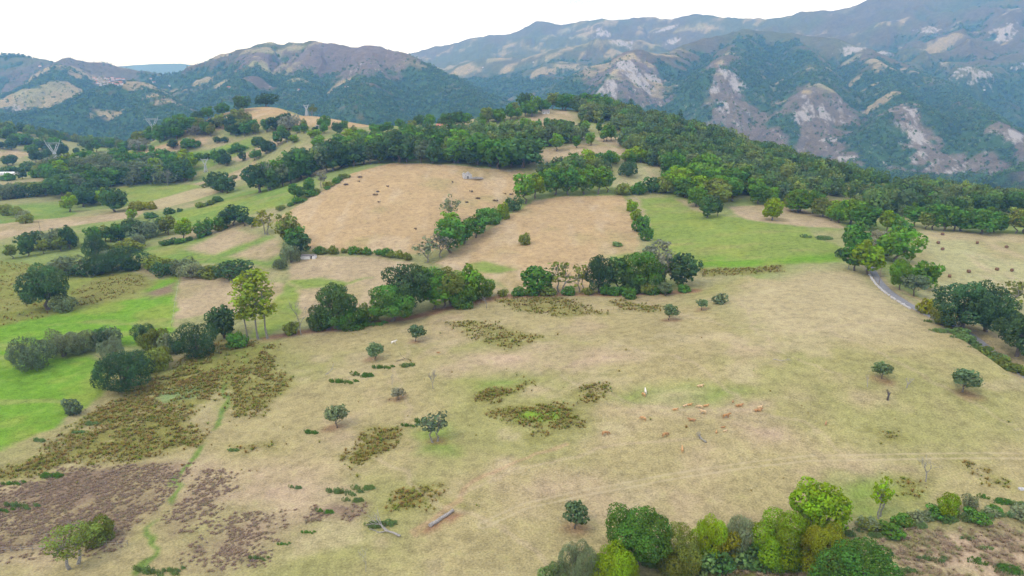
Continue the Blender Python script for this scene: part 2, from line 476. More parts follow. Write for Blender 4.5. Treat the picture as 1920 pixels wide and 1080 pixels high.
past = smooth(0, 30, np.arange(len(road_pts)) * 1.5 - 1.5 * int(np.argmin(np.abs(road_pts - site(1775, 604)[:2]).sum(1))))
road_z = road_z - 2.2 * past                    # the lane sinks behind its bank
def ground_z(x, y):
    z = hgt(x, y)
    x = np.asarray(x, float); y = np.asarray(y, float)
    k = (x > road_pts[:, 0].min() - 12) & (x < road_pts[:, 0].max() + 12) & (y > road_pts[:, 1].min() - 12) & (y < road_pts[:, 1].max() + 12)
    if np.any(k):
        xk, yk = np.atleast_1d(x)[np.atleast_1d(k)], np.atleast_1d(y)[np.atleast_1d(k)]
        d2 = (xk[:, None] - road_pts[None, :, 0]) ** 2 + (yk[:, None] - road_pts[None, :, 1]) ** 2
        j = d2.argmin(1); d = np.sqrt(d2[np.arange(len(j)), j])
        zz = np.atleast_1d(z).astype(float).copy(); kk = np.atleast_1d(k)
        f = 1 - smooth(3.2, 9.0, d)
        zz[kk] = zz[kk] * (1 - f) + (road_z[j] - 0.12) * f
        z = zz.reshape(np.shape(z)) if np.ndim(z) else float(zz[0])
    return z
gz = ground_z(gx, gy)

wx = gx + (fbm(gx / 7, gy / 7, 3, 41) - .5) * 5.0
wy = gy + (fbm(gx / 7, gy / 7, 3, 57) - .5) * 5.0
col = np.empty(GSH + (3,)); col[:] = DRY
n1, n2, n3 = fbm(gx / 45, gy / 45, 4, 71), fbm(gx / 14, gy / 14, 4, 83), fbm(gx / 4.5, gy / 4.5, 3, 97)
def blend(c, m):
    global col
    col = col * (1 - m[..., None]) + np.array(c) * m[..., None]
blend((.258, .248, .090), .8 * smooth(.42, .68, n1))
blend(STRAW, .7 * smooth(.55, .75, n2))
blend(PINK, .5 * smooth(.62, .8, fbm(gx / 25, gy / 25, 4, 21)))
o = np.argsort(w_tl[:, 0]); north = smooth(-4, 4, wy - np.interp(wx, w_tl[o, 0], w_tl[o, 1]))
blend(MEADOW, north)
blend(TAN, north * .6 * smooth(.5, .7, n1)); blend(GREEN, north * .6 * smooth(.5, .66, fbm(gx / 50, gy / 50, 3, 5)))
for c, s, p in LAND:
    P = wpoly(p)
    m = cover(wx, wy, P, s)
    if c in (BROWN, TAN, HAY):                         # mown and grazed fields are uneven
        cc = np.empty(GSH + (3,)); cc[:] = c
        e = .55 * smooth(.50, .72, fbm(gx / 28, gy / 28, 4, 13))[..., None]
        cc = cc * (1 - e) + np.array((.28, .235, .105)) * e
        e = .6 * smooth(.5, .75, fbm(gx / 9, gy / 30, 4, 15))[..., None]
        cc = cc * (1 - e) + np.array((.43, .33, .21)) * e
    elif c in (LIME, FIELD, GREEN, MARSH):
        cc = np.empty(GSH + (3,)); cc[:] = c
        e = .6 * smooth(.48, .72, fbm(gx / 16, gy / 16, 4, 23))[..., None]
        cc = cc * (1 - e) + np.array((.24, .27, .055)) * e
        e = .45 * smooth(.55, .75, fbm(gx / 30, gy / 8, 4, 29))[..., None]
        cc = cc * (1 - e) + np.array((.28, .24, .10)) * e
    elif c in (BRACK, PINK, OLIVE):
        cc = np.empty(GSH + (3,)); cc[:] = c
        m = m * (.55 + .45 * smooth(.35, .6, n2))
    else:
        cc = np.array(c)
    col = col * (1 - m[..., None]) + cc * m[..., None]
for p, dens in RUSHES:
    m = cover(wx, wy, wpoly(p), 4.0) * min(1, .5 + dens) * smooth(.2, .5, n3)
    blend((.205, .19, .055), m)
blend((.20, .26, .10), cover(wx, wy, wpoly([(295,738),(350,722),(392,718),(360,744),(300,754)]), 2.5))
blend((.17, .28, .03), cover(wx, wy, wpoly([(960,780),(1000,770),(1060,768),(1050,788),(1000,792)]), 3))
d = seg_dist(wx, wy, w_ditch, False); blend((.14, .20, .045), (1 - smooth(.3, 1.8, d + 1.6 * (n3 - .35))) * smooth(.3, .45, n2))
d = seg_dist(wx, wy, w_trail, False); blend((.40, .25, .15), .5 * (1 - smooth(.2, 1.3, d + .8 * (n3 - .4))))
d = seg_dist(gx, gy, w_tl[4:12], False); blend(SOIL, .85 * (1 - smooth(1.0, 5.0, d + 4 * (n3 - .5))) * (gy < w_tl[:, 1].max()))
for path in ([(1385,560),(1410,610),(1470,660),(1560,700)], [(1540,620),(1640,660),(1760,720),(1900,800)], [(760,650),(735,700),(748,760),(765,800)], [(1050,700),(1180,760),(1300,770),(1440,765)],
             [(860,935),(980,880),(1120,840),(1300,830)], [(700,860),(850,960),(1000,1040),(1040,1085)], [(1600,860),(1500,790),(1420,770),(1300,690),(1150,640)], [(1180,560),(1350,610),(1500,620),(1700,600)]):
    d = seg_dist(gx + 3 * (n3 - .5) + 9 * (n2 - .5), gy + 9 * (n1 - .5), wpoly(path), False); blend((.40, .31, .20), .38 * (1 - smooth(.2, 1.1, d)))
APPLE_SITES = [(780,638),(703,672),(746,747),(632,800),(815,825),(1254,600),(1315,580),(1653,710),(1805,735),(1078,990),(983,458),(1280,540),(1008,550)]
for u, v in APPLE_SITES:
    s = site(u, v)
    d = np.hypot((wx - s[0]) * .8, wy - s[1] + .6); blend(SOIL, .6 * (1 - smooth(.5, 4.0, d)))
d = seg_dist(gx, gy, road_pts[::4], False); blend((.27, .22, .13), .8 * (1 - smooth(2.2, 4.5, d)))
for u, v, w in [(480,1010,18),(560,930,16),(1250,560,18),(1380,640,20),(830,690,14)]:
    s = site(u, v); d = np.hypot(gx - s[0], gy - s[1]); blend(PINK, .4 * (1 - smooth(0, w, d)))
trackd = seg_dist(gx, gy, w_track, False)
rows_, cols_ = GSH
ground_me = mesh_np('ground', np.stack([gx, gy, gz], -1), grid_quads(rows_, cols_), smooth_=True)
a = ground_me.color_attributes.new('land', 'FLOAT_COLOR', 'POINT')
a.data.foreach_set('color', np.concatenate([col.reshape(-1, 3), np.ones((col.size // 3, 1))], 1).astype(np.float32).ravel())
a = ground_me.attributes.new('trackd', 'FLOAT', 'POINT'); a.data.foreach_set('value', trackd.ravel().astype(np.float32))

m, n, l, out = new_mat('turf')
at = N(n, 'ShaderNodeAttribute', attribute_name='land'); tk = N(n, 'ShaderNodeAttribute', attribute_name='trackd')
geo = N(n, 'ShaderNodeNewGeometry')
def nz(scale, det=4.0, rough=.6):
    q = N(n, 'ShaderNodeTexNoise', in_Scale=scale, in_Detail=det, in_Roughness=rough); l.new(geo.outputs['Position'], q.inputs['Vector']); return q
def rng_(src, a0, a1, b0, b1):
    q = N(n, 'ShaderNodeMapRange'); q.inputs['From Min'].default_value = a0; q.inputs['From Max'].default_value = a1
    q.inputs['To Min'].default_value = b0; q.inputs['To Max'].default_value = b1; l.new(src, q.inputs['Value']); return q.outputs['Result']
def mul(c, f):
    q = N(n, 'ShaderNodeMixRGB', blend_type='MULTIPLY', in_Fac=1.0); l.new(c, q.inputs['Color1']); l.new(f, q.inputs['Color2']); return q.outputs['Color']
def mixc(fac, c, c2):
    q = N(n, 'ShaderNodeMixRGB'); l.new(fac, q.inputs['Fac']); l.new(c, q.inputs['Color1'])
    q.inputs['Color2'].default_value = (*c2, 1); return q.outputs['Color']
nf, nm, nl_, nt = nz(2.2, 5, .7), nz(.35, 5, .65), nz(.07, 4), nz(.9, 3)
c = at.outputs['Color']
c = mul(c, rng_(nf.outputs['Fac'], .3, .7, .62, 1.36))
c = mul(c, rng_(nm.outputs['Fac'], .3, .7, .74, 1.24))
c = mul(c, rng_(nl_.outputs['Fac'], .3, .7, .90, 1.10))
c = mixc(rng_(nm.outputs['Fac'], .55, .75, 0, .35), c, (.20, .21, .06))
c = mixc(rng_(nt.outputs['Fac'], .64, .74, 0, .6), c, (.14, .11, .055))
rut = N(n, 'ShaderNodeMath', operation='SUBTRACT')
rut.inputs[1].default_value = .95; l.new(tk.outputs['Fac'], rut.inputs[0])
ab = N(n, 'ShaderNodeMath', operation='ABSOLUTE'); l.new(rut.outputs[0], ab.inputs[0])
rf = rng_(ab.outputs[0], .1, .55, .55, 0)
rm = N(n, 'ShaderNodeMath', operation='MULTIPLY'); l.new(rf, rm.inputs[0]); l.new(rng_(nm.outputs['Fac'], .3, .6, .35, 1), rm.inputs[1])
c = mixc(rm.outputs[0], c, (.44, .36, .22))
b = N(n, 'ShaderNodeBsdfDiffuse'); l.new(c, b.inputs['Color'])
bp = N(n, 'ShaderNodeBump', in_Strength=.5, in_Distance=.25); l.new(nf.outputs['Fac'], bp.inputs['Height']); l.new(bp.outputs['Normal'], b.inputs['Normal'])
l.new(b.outputs['BSDF'], out.inputs['Surface'])
ground_me.materials.append(m)
tag(obj('ground', ground_me), kind='structure')

# ------------------------------------------------------------------ the lane
tan_ = np.gradient(road_pts, axis=0); tan_ /= np.linalg.norm(tan_, axis=1)[:, None]
nor_ = np.c_[-tan_[:, 1], tan_[:, 0]]
off = np.array([-1.5, -1.4, -.7, 0, .7, 1.4, 1.5]); camber = np.array([-.12, .0, .03, .05, .03, 0, -.12])
rv = np.concatenate([np.c_[road_pts + nor_ * o_, road_z + c_] for o_, c_ in zip(off, camber)]).reshape(len(off), -1, 3).transpose(1, 0, 2)
rm_ = mesh_np('road', rv, grid_quads(len(road_pts), len(off)), mat=simple_mat('asphalt', (.20, .195, .20), var=.15, scale=1.2, bump=.15), smooth_=True)
tag(obj('road', rm_), kind='structure')

# ------------------------------------------------------------------ mountains
RIDGES = [  # slope, points (u, v, distance)
 (.46, [(-500,40,4200),(-150,80,4000),(0,101,3900),(60,114,3800),(105,122,3700),(130,111,3700),(200,115,3700),(260,128,3700),(310,132,3650),(370,122,3600),(430,98,3500),(500,78,3500),(560,86,3450),(590,80,3400),(645,89,3350),(690,86,3250),(740,100,3150),(770,112,3050),(810,135,2900),(850,165,2700),(900,200,2450)]),
 (.50, [(500,78,3500),(470,130,3000),(440,185,2450)]),
 (.50, [(690,86,3250),(690,140,2750),(670,195,2250)]),
 (.50, [(590,80,3400),(570,140,2900),(560,190,2400)]),
 (.45, [(130,111,3700),(100,150,3000)]),
 (.50, [(-200,225,2250),(0,215,2300),(60,207,2350),(110,198,2400),(160,176,2500),(220,160,2600),(265,157,2700),(300,188,2400),(340,222,2150),(380,250,1950)]),
 (.45, [(560,130,8000),(700,118,7400),(770,103,7000),(860,80,6800),(960,60,6600),(1020,40,6500),(1050,46,6500),(1130,36,6300),(1180,39,6300),(1215,35,6200),(1260,38,6100),(1300,27,6000),(1380,38,5800),(1480,28,5600),(1600,8,5400),(1750,-25,5200),(1920,-60,5000),(2300,-120,5000),(2600,-140,5000)]),
 (.42, [(760,150,5000),(830,128,5200),(900,115,5000),(1020,97,4800),(1120,78,4800),(1200,72,5000)]),
 (.42, [(820,160,4400),(900,150,4200),(1000,148,4000),(1100,150,3900)]),
 (.55, [(1050,175,2900),(1090,145,3100),(1130,115,3200),(1180,101,3250),(1240,100,3450),(1290,80,3700),(1400,60,3900),(1480,70,3900),(1560,70,3800),(1620,92,3600),(1690,125,3400),(1750,155,3100)]),
 (.62, [(1180,101,3250),(1150,140,2850)]),
 (.62, [(1400,60,3900),(1372,100,3200),(1352,127,2800)]),
 (.62, [(1480,70,3900),(1520,120,3000),(1540,154,2550)]),
 (.62, [(1620,92,3600),(1670,160,2700),(1702,197,2250)]),
 (.62, [(1750,150,3300),(1820,200,2500),(1872,233,2050)]),
 (.45, [(1650,130,3900),(1760,118,3800),(1850,110,3700),(1950,95,3700),(2300,80,3700)]),
 (.62, [(2200,200,2000),(2000,285,1750),(1915,325,1480)]),
]
RD = [(s, np.array([point_y(*p) for p in P])) for s, P in RIDGES]
def mountain_z(x, y):
    base = -150 + 60 * smooth(-200, -1200, x) + 25 * fbm(x / 500, y / 500, 3, 201) + .012 * np.maximum(y - 1500, 0)
    nzv = fbm(x / 260, y / 260, 4, 210)
    h = base; far_ = np.full(x.shape, 400.0)
    for i, (s, P) in enumerate(RD):
        best = np.full(x.shape, -1e9); near_ = np.full(x.shape, 1e9)
        for k in range(len(P) - 1):
            a, b_ = P[k], P[k + 1]; e = b_[:2] - a[:2]; L = e @ e
            t = np.clip(((x - a[0]) * e[0] + (y - a[1]) * e[1]) / L, 0, 1)
            d = np.hypot(x - a[0] - t * e[0], y - a[1] - t * e[1])
            near_ = np.minimum(near_, d)
            dd = d * (1 - .18 * np.clip(d / 1500, 0, 1))
            best = np.maximum(best, a[2] + t * (b_[2] - a[2]) - s * (.72 + .56 * nzv) * (np.sqrt(dd * dd + 30 ** 2) - 30))
        far_ = np.where(best > h, near_, far_)
        df = np.abs(h - best); kk = 22.0
        h = np.maximum(h, best) + np.maximum(kk - df, 0) ** 2 / (4 * kk)
    rel = np.clip((h - base) / 160, 0.1, 1)
    h = h + rel * ((ridged(x / 400, y / 400, 5, 230) - .62) * 68 + (fbm(x / 60, y / 60, 3, 240) - .5) * 14) 
    return h - 58 * ridged(x / 150 + .4 * nzv, y / 210, 4, 260) ** 3 * smooth(25, 190, far_)     # gullies cut the flanks below the crests
mys = [1180.0]
while mys[-1] < 8200: mys.append(mys[-1] * (1.0037 if mys[-1] < 4300 else 1.008))
mts = np.concatenate([np.linspace(-1.5, -.8, 50)[:-1], np.linspace(-.8, .8, 600), np.linspace(.8, 1.5, 50)[1:]])
mx, my = fan_grid(np.array(mys), mts)
mz = mountain_z(mx, my)
inner = my < 1750                                           # tuck under the near land
mz = np.where(inner, np.minimum(mz, hgt(mx, my) - 6), mz)

def msite(u, v, y0=1300.0):
    d = sightline(u, v); yy = np.arange(y0, 8000, 12.0); t = yy / d[1]
    gap = CAM_H + d[2] * t - mountain_z(d[0] * t, yy)
    k = int(np.argmax(gap < 0)) if (gap < 0).any() else int(np.argmin(gap))
    return np.array([d[0] * t[k], yy[k]])

gyz, gxz = np.gradient(mz)
slope = np.hypot(np.gradient(mz, axis=0) / np.maximum(np.gradient(my, axis=0), 1), np.gradient(mz, axis=1) / np.maximum(np.gradient(mx, axis=1), .5))
big = mz.copy()
for _ in range(14):
    big[1:-1, 1:-1] = (big[:-2, 1:-1] + big[2:, 1:-1] + big[1:-1, :-2] + big[1:-1, 2:]) / 4
concave = np.clip((big - mz) / 6.0, -1, 1)
HEATH, HGRASS, WOODS, MEAD, ROCK = (.125, .108, .058), (.105, .118, .042), (.052, .102, .034), (.33, .27, .15), (.385, .358, .347)
q1, q2, q3 = fbm(mx / 420, my / 420, 4, 301), fbm(mx / 120, my / 120, 4, 305), fbm(mx / 35, my / 35, 3, 309)
mc = np.empty(mx.shape + (3,)); mc[:] = HEATH
def mblend(c, f):
    global mc
    mc = mc * (1 - f[..., None]) + np.array(c) * f[..., None]
mblend(HGRASS, .85 * smooth(.42, .62, q1 * .6 + q2 * .4))
elev = mz + 70 * (q1 - .5) + 60 * (q2 - .5)
wood = smooth(.25, .6, (1 - smooth(90, 230, elev)) * .95 + .5 * concave + .9 * (q2 - .5) + .25 * (q3 - .5))
wood *= smooth(5200, 4300, my)
# pale meadows and hay fields on the gentler benches
cell = vnoise(mx / 130 + 3 * q2, my / 85 + 3 * q2, 330)
mead = smooth(.60, .66, cell) * smooth(.75, .45, slope) * smooth(-30, 30, mz) * smooth(.40, .52, fbm(mx / 600, my / 600, 3, 340))
def spots(lst, sharp=1.0, grow=1.0):
    f = np.zeros(mx.shape)
    for u, v, rx, ry in lst:                                # centre sight, half size in metres across and along
        rx, ry = rx * grow, ry * grow
        s = msite(u, v); d = np.hypot((mx - s[0]) / rx, (my - s[1]) / ry) + 1.1 * (q3 - .5) + .9 * (q2 - .5)
        f = np.maximum(f, 1 - smooth(1 - .25 * sharp, 1 + .05, d))
    return f
def rocks(lst, sharp):
    f = np.zeros(mx.shape)
    for u, v, rx, ry in lst:
        s = msite(u, v); d = np.hypot((mx - s[0]) / (1.9 * rx), (my - s[1]) / (1.9 * ry)) + .8 * (q3 - .5)
        f = np.maximum(f, 1 - smooth(.15, 1.1, d))
    return f
bare = spots([(1180,150,170,260),(1220,190,120,160),(1350,185,150,230),(1390,220,90,120),(1530,215,190,260),(1480,240,120,150),(1700,250,170,230),(1870,275,150,200),(1620,300,160,180),(1720,320,120,120),(1900,345,90,110),(480,150,60,60),(700,110,160,200),(560,110,250,200),(160,130,300,250),(350,205,70,80)], 1.0, 1.22)
meadow = spots([(60,150,200,150),(120,175,160,90),(40,185,180,80),(170,150,120,100),(75,195,120,60),(285,165,90,110),(300,180,50,40),(420,155,60,50),(205,218,60,25),(170,218,22,18),(415,105,60,40),(1595,115,45,50),(1660,185,70,40),(1690,135,30,20),(1460,155,20,20),(1750,90,130,70),(1640,160,45,25),(1600,155,30,22),(870,130,120,90),(1010,135,110,60),(1060,125,90,50),(950,132,60,40),(560,150,60,40),(640,160,60,35),(500,130,70,40),(1780,350,45,40),(90,205,60,40),(340,170,50,30),(380,150,70,40)])
wood *= 1 - .9 * bare
mblend((.170, .134, .112), .9 * bare * smooth(4200, 3200, my))
wood = np.maximum(wood, spots([(230,200,200,180),(300,230,220,160),(150,240,180,120),(60,235,150,120),(440,190,150,160),(620,180,180,200),(700,180,200,220),(560,210,200,150),(880,165,200,200),(960,165,220,180),(1050,170,120,120),(1300,150,90,250),(1450,130,220,280),(1600,180,200,250),(1440,210,60,300),(1800,200,250,300),(1640,250,80,200),(1790,260,90,200),(1600,330,200,120),(1750,340,150,100),(1560,320,200,120),(30,90,160,60),(1460,100,200,150),(1240,230,200,80),(800,190,120,140)], .6) * smooth(.28, .42, q2))
mead = np.maximum(mead * (1 - .8 * wood), meadow)
wood *= 1 - mead
mblend((.15, .12, .07), wood * .5); mblend(WOODS, wood)
mblend(MEAD, .9 * mead)
mblend((.25, .25, .12), .7 * mead * smooth(.5, .7, q2))
rockz = rocks([(1175,125,60,80),(1195,150,50,70),(1225,145,50,60),(1140,165,50,60),(1290,195,40,45),(1365,140,45,50),(1385,160,40,40),(1340,165,30,40),(1350,205,35,40),(1500,225,35,30),(1550,220,30,30),(1720,215,40,40),(1690,245,45,30),(1715,265,40,35),(1640,280,30,20),(1700,300,60,25),(1850,255,40,30),(1900,250,50,30),(1600,92,60,70),(1650,100,55,60),(1800,140,90,40),(1850,145,80,30),(1900,130,60,40),(1160,75,90,80),(1250,55,80,60),(1130,60,60,60),(1800,325,30,30),(1785,345,12,12),(1880,350,20,20),(30,210,40,40),(1740,60,60,60),(1880,65,60,60),(1400,85,40,40),(1265,75,60,50),(1490,250,30,20),(1560,265,40,20),(1580,300,50,20)], 1.5)
streak = smooth(.50, .62, vnoise(mx / 16, my / 40, 350) * .55 + q3 * .45)
cliff = np.maximum(rockz * (.1 + .9 * streak), .55 * bare * smooth(3300, 2900, my) * smooth(.62, .70, ridged(mx / 70, my / 110, 4, 360)) * streak)
cliff = np.maximum(cliff, .35 * smooth(.85, 1.2, slope) * streak * (1 - wood))
rock_a = np.clip(np.maximum(rockz, .42 * bare * smooth(3400, 2900, my)) * (1 - .5 * wood), 0, 1)
mc *= (.82 + .36 * q3)[..., None]
mount_me = mesh_np('mountain', np.stack([mx, my, mz], -1), grid_quads(*mx.shape), smooth_=True)
a = mount_me.color_attributes.new('land', 'FLOAT_COLOR', 'POINT')
a.data.foreach_set('color', np.concatenate([np.clip(mc, 0, 1).reshape(-1, 3), np.ones((mc.size // 3, 1))], 1).astype(np.float32).ravel())
a = mount_me.attributes.new('rock', 'FLOAT', 'POINT'); a.data.foreach_set('value', rock_a.ravel().astype(np.float32))
m, n, l, out = new_mat('mountain_land')
at = N(n, 'ShaderNodeAttribute', attribute_name='land'); geo = N(n, 'ShaderNodeNewGeometry')
na, nb = nz(.035, 7, .75), nz(.22, 4, .6)
c = mul(at.outputs['Color'], rng_(na.outputs['Fac'], .3, .7, .7, 1.3)); c = mul(c, rng_(nb.outputs['Fac'], .3, .7, .75, 1.25))
ra = N(n, 'ShaderNodeAttribute', attribute_name='rock')
mp = N(n, 'ShaderNodeMapping'); mp.inputs['Scale'].default_value = (1.0, .35, .55); mp.inputs['Rotation'].default_value = (0, .35, .2); l.new(geo.outputs['Position'], mp.inputs['Vector'])
nr = N(n, 'ShaderNodeTexNoise', in_Scale=.045, in_Detail=7.0, in_Roughness=.72); l.new(mp.outputs['Vector'], nr.inputs['Vector'])
ad = N(n, 'ShaderNodeMath', operation='MULTIPLY_ADD'); ad.inputs[1].default_value = .30; l.new(ra.outputs['Fac'], ad.inputs[0]); l.new(nr.outputs['Fac'], ad.inputs[2])
gt = N(n, 'ShaderNodeMath', operation='MULTIPLY'); l.new(rng_(ad.outputs[0], .68, .79, 0, .9), gt.inputs[0]); l.new(rng_(ra.outputs['Fac'], .05, .3, 0, 1), gt.inputs[1])
c = mixc(gt.outputs[0], c, ROCK)
b = N(n, 'ShaderNodeBsdfDiffuse'); l.new(c, b.inputs['Color'])
bp = N(n, 'ShaderNodeBump', in_Strength=.8, in_Distance=12.0); l.new(na.outputs['Fac'], bp.inputs['Height']); l.new(bp.outputs['Normal'], b.inputs['Normal'])
l.new(b.outputs['BSDF'], out.inputs['Surface'])
M_MOUNT = m
mount_me.materials.append(m)
tag(obj('mountain', mount_me), kind='structure')
# the far plateau seen through the gap on the left
pl = np.array([point_y(u, v, 9600) for u, v in [(60,150),(150,130),(200,126),(245,123),(290,119.5),(340,119),(360,122),(400,126),(480,140),(600,160)]])
pu = np.linspace(0, len(pl) - 1, 90); px_ = np.interp(pu, np.arange(len(pl)), pl[:, 0]); pz_ = np.interp(pu, np.arange(len(pl)), pl[:, 2])
V = np.concatenate([np.c_[px_, np.full(90, 9600.) + dy, pz_ - dz + 12 * (fbm(px_ / 300, px_ * 0 + dy, 3, 5) - .5)] for dy, dz in ((-1300, 480), (-800, 260), (-350, 90), (0, 0), (500, 120), (1300, 500))])
pm = mesh_np('plateau', V, grid_quads(6, 90), smooth_=True); a = pm.color_attributes.new('land', 'FLOAT_COLOR', 'POINT')
a.data.foreach_set('color', np.tile((.10, .13, .07, 1), (len(V), 1)).astype(np.float32).ravel())
pm.materials.append(M_MOUNT); tag(obj('plateau', pm), kind='structure')

# ------------------------------------------------------------------ haze
hm, n, l, out = new_mat('haze_air')
vol = N(n, 'ShaderNodeVolumePrincipled')
vol.inputs['Color'].default_value = (.20, .47, 1.0, 1)
vol.inputs['Absorption Color'].default_value = (1, 1, 1, 1)
vol.inputs['Density'].default_value = 1.4e-4
vol.inputs['Anisotropy'].default_value = 0.4
l.new(vol.outputs['Volume'], out.inputs['Volume'])
hx, hy0, hy1, hz0, hz1 = 13500., -200., 11200., -900., 900.
hv = [(sx * hx, yy, zz) for zz in (hz0, hz1) for yy in (hy0, hy1) for sx in (-1, 1)]
hmesh = bpy.data.meshes.new('haze'); hmesh.from_pydata(hv, [], [(0,2,3,1),(4,5,7,6),(0,1,5,4),(2,6,7,3),(0,4,6,2),(1,3,7,5)]); hmesh.materials.append(hm)
tag(obj('haze', hmesh), 'thin blue air haze over the whole valley', 'haze', kind='stuff')
# ------------------------------------------------------------------ plant prototypes
def leaf_cards(P, Nn, size, r, squash=1.0):
    """one bent quad per leaf spray: P centres, Nn facing, size per card"""
    k = len(P)
    up = r.normal(size=(k, 3)); t = np.cross(Nn, up); t /= np.linalg.norm(t, axis=1)[:, None] + 1e-9
    b = np.cross(Nn, t)
    s = size[:, None]
    V = np.stack([P - t * s, P - b * s * squash + Nn * s * .15, P + t * s, P + b * s * squash + Nn * s * .15], 1)
    return V.reshape(-1, 3), np.arange(4 * k).reshape(-1, 4)

def crown_mesh(name, seed, clumps, leaf, per, mat, jitter=.38, squash=.75, cull=.72):
    """clumps: rows of x y z radius; leaf sprays cover the outer shell of every clump"""
    r = np.random.default_rng(seed); C = np.array(clumps, float)
    Ps, Ns, S, L = [], [], [], []
    for i, (x, y, z, rad) in enumerate(C):
        k = max(6, int(per * rad * rad / (leaf * leaf)))
        d = r.normal(size=(k, 3)); d /= np.linalg.norm(d, axis=1)[:, None]
        rr = rad * (.72 + .36 * r.random(k) ** .8)
        p = np.c_[x + d[:, 0] * rr, y + d[:, 1] * rr, z + d[:, 2] * rr * .85]
        q = ((p[:, None] - C[None, :, :3]) ** 2).sum(-1) < (cull * C[None, :, 3]) ** 2
        q[:, i] = False
        keep = ~q.any(1)
        nn = d + jitter * r.normal(size=(k, 3)); nn /= np.linalg.norm(nn, axis=1)[:, None]
        tone = r.random()
        Ps.append(p[keep]); Ns.append(nn[keep]); S.append((leaf * (.55 + .75 * r.random(k)))[keep])
        L.append(np.clip(.5 + .75 * (tone - .5) + .6 * (r.random(k) - .5), 0, 1)[keep])
    P, Nn, S, L = np.concatenate(Ps), np.concatenate(Ns), np.concatenate(S), np.concatenate(L)
    V, Q = leaf_cards(P, Nn, S, r, squash)
    me = mesh_np(name, V, Q, mat=mat)
    a = me.attributes.new('leaf', 'FLOAT', 'FACE'); a.data.foreach_set('value', L.astype(np.float32))
    return me

def blob_clumps(seed, R, zc, Hh, n, rad, lump=.3, low=-1.0, flat=0.0):
    """clump centres through an uneven ellipsoid of half width R and half height Hh"""
    r = np.random.default_rng(seed); out = []
    ph = r.random(6) * 6.28
    for i in range(n):
        d = r.normal(size=3); d /= np.linalg.norm(d)
        if d[2] < low: d[2] = low + r.random() * .4
        az = math.atan2(d[1], d[0])
        k = 1 + lump * (.6 * math.sin(2 * az + ph[0]) + .5 * math.sin(3 * az + ph[1]) * d[2] + .5 * math.sin(5 * az + ph[2] + 3 * d[2]))
        f = (.45 + .5 * r.random() ** .5) * k
        out.append((d[0] * R * f, d[1] * R * f, zc + d[2] * Hh * f * (1 - flat * (d[2] < 0)), rad * (.65 + .7 * r.random())))
    return out

def tube(V, Q, pts, radii, sides=6):
    base = len(V); pts = [Vector(p) for p in pts]
    for i, (p, rd) in enumerate(zip(pts, radii)):
        t = (pts[min(i + 1, len(pts) - 1)] - pts[max(i - 1, 0)]).normalized()
        a = t.orthogonal().normalized(); b = t.cross(a)
        if i: # keep the ring from twisting
            a = (pa - t * pa.dot(t)).normalized(); b = t.cross(a)
        pa = a
        for k in range(sides):
            an = 2 * math.pi * k / sides
            V.append(p + (a * math.cos(an) + b * math.sin(an)) * rd)
    for i in range(len(pts) - 1):
        for k in range(sides):
            k2 = (k + 1) % sides
            Q.append((base + i * sides + k, base + i * sides + k2, base + (i + 1) * sides + k2, base + (i + 1) * sides + k))

def trunk_mesh(name, seed, h, r0, reach, limbs, mat, spread=.8, stems=1, wobble=.06, top=.85):
    r = random.Random(seed); V, Q = [], []
    for s in range(stems):
        ox, oy = (0, 0) if stems == 1 else (r.uniform(-.5, .5) * r0 * 5, r.uniform(-.5, .5) * r0 * 5)
        p = [(ox, oy, -.6)]; n = 6
        for i in range(1, n + 1):
            f = i / n
            p.append((ox * (1 + f * 2) + r.uniform(-1, 1) * wobble * h, oy * (1 + f * 2) + r.uniform(-1, 1) * wobble * h, h * f * top))
        rad = [r0 * 1.35] + [r0 * (1 - .8 * i / n) for i in range(1, n + 1)]
        tube(V, Q, p, rad)
        for k in range(limbs):
            i = r.randint(2, n - 1); a = r.uniform(0, 6.28) ; b0 = Vector(p[i]); L = reach * r.uniform(.5, 1)
            d = Vector((math.cos(a) * spread, math.sin(a) * spread, r.uniform(.35, .9)))
            m1 = b0 + d * L * .5 + Vector((0, 0, r.uniform(-.04, .08) * L)); e = b0 + d * L
            tube(V, Q, [b0, m1, e], [rad[i] * .55, rad[i] * .35, rad[i] * .1], 5)
            for j in range(2):
                d2 = (d + Vector((r.uniform(-.7, .7), r.uniform(-.7, .7), r.uniform(-.1, .5)))) * L * .45
                tube(V, Q, [m1, m1 + d2 * .5, m1 + d2], [rad[i] * .3, rad[i] * .2, rad[i] * .05], 4)
    return mesh_np(name, [tuple(v) for v in V], Q, mat=mat, smooth_=True)

def bare_mesh(name, seed, h, r0, mat, lev=4, lean=0.0, spread=.75, keep=3):
    """leafless tree, branches forking down to twigs"""
    r = random.Random(seed); V, Q = [], []
    def grow(p, d, L, rad, lv):
        m1 = p + d * L * .5 + Vector((r.uniform(-.08, .08), r.uniform(-.08, .08), 0)) * L
        e = m1 + (d + Vector((r.uniform(-.2, .2), r.uniform(-.2, .2), r.uniform(-.05, .15)))).normalized() * L * .5
        tube(V, Q, [p, m1, e], [rad, rad * .82, rad * .62], 6 if lv > 2 else 4)
        if lv == 0: return
        for k in range(keep if lv > 1 else 2):
            a = r.uniform(0, 6.28)
            nd = (d + Vector((math.cos(a), math.sin(a), r.uniform(-.1, .4))) * spread * r.uniform(.6, 1.2)).normalized()
            grow(e if k else m1.lerp(e, r.uniform(.5, 1)), nd, L * r.uniform(.55, .8), rad * .55, lv - 1)
    grow(Vector((0, 0, -.3)), Vector((lean, lean * .4, 1)).normalized(), h * .38, r0, lev)
    zt = max(v.z for v in V)
    return mesh_np(name, [(v.x * h / zt, v.y * h / zt, v.z * h / zt) for v in V], Q, mat=mat, smooth_=True)

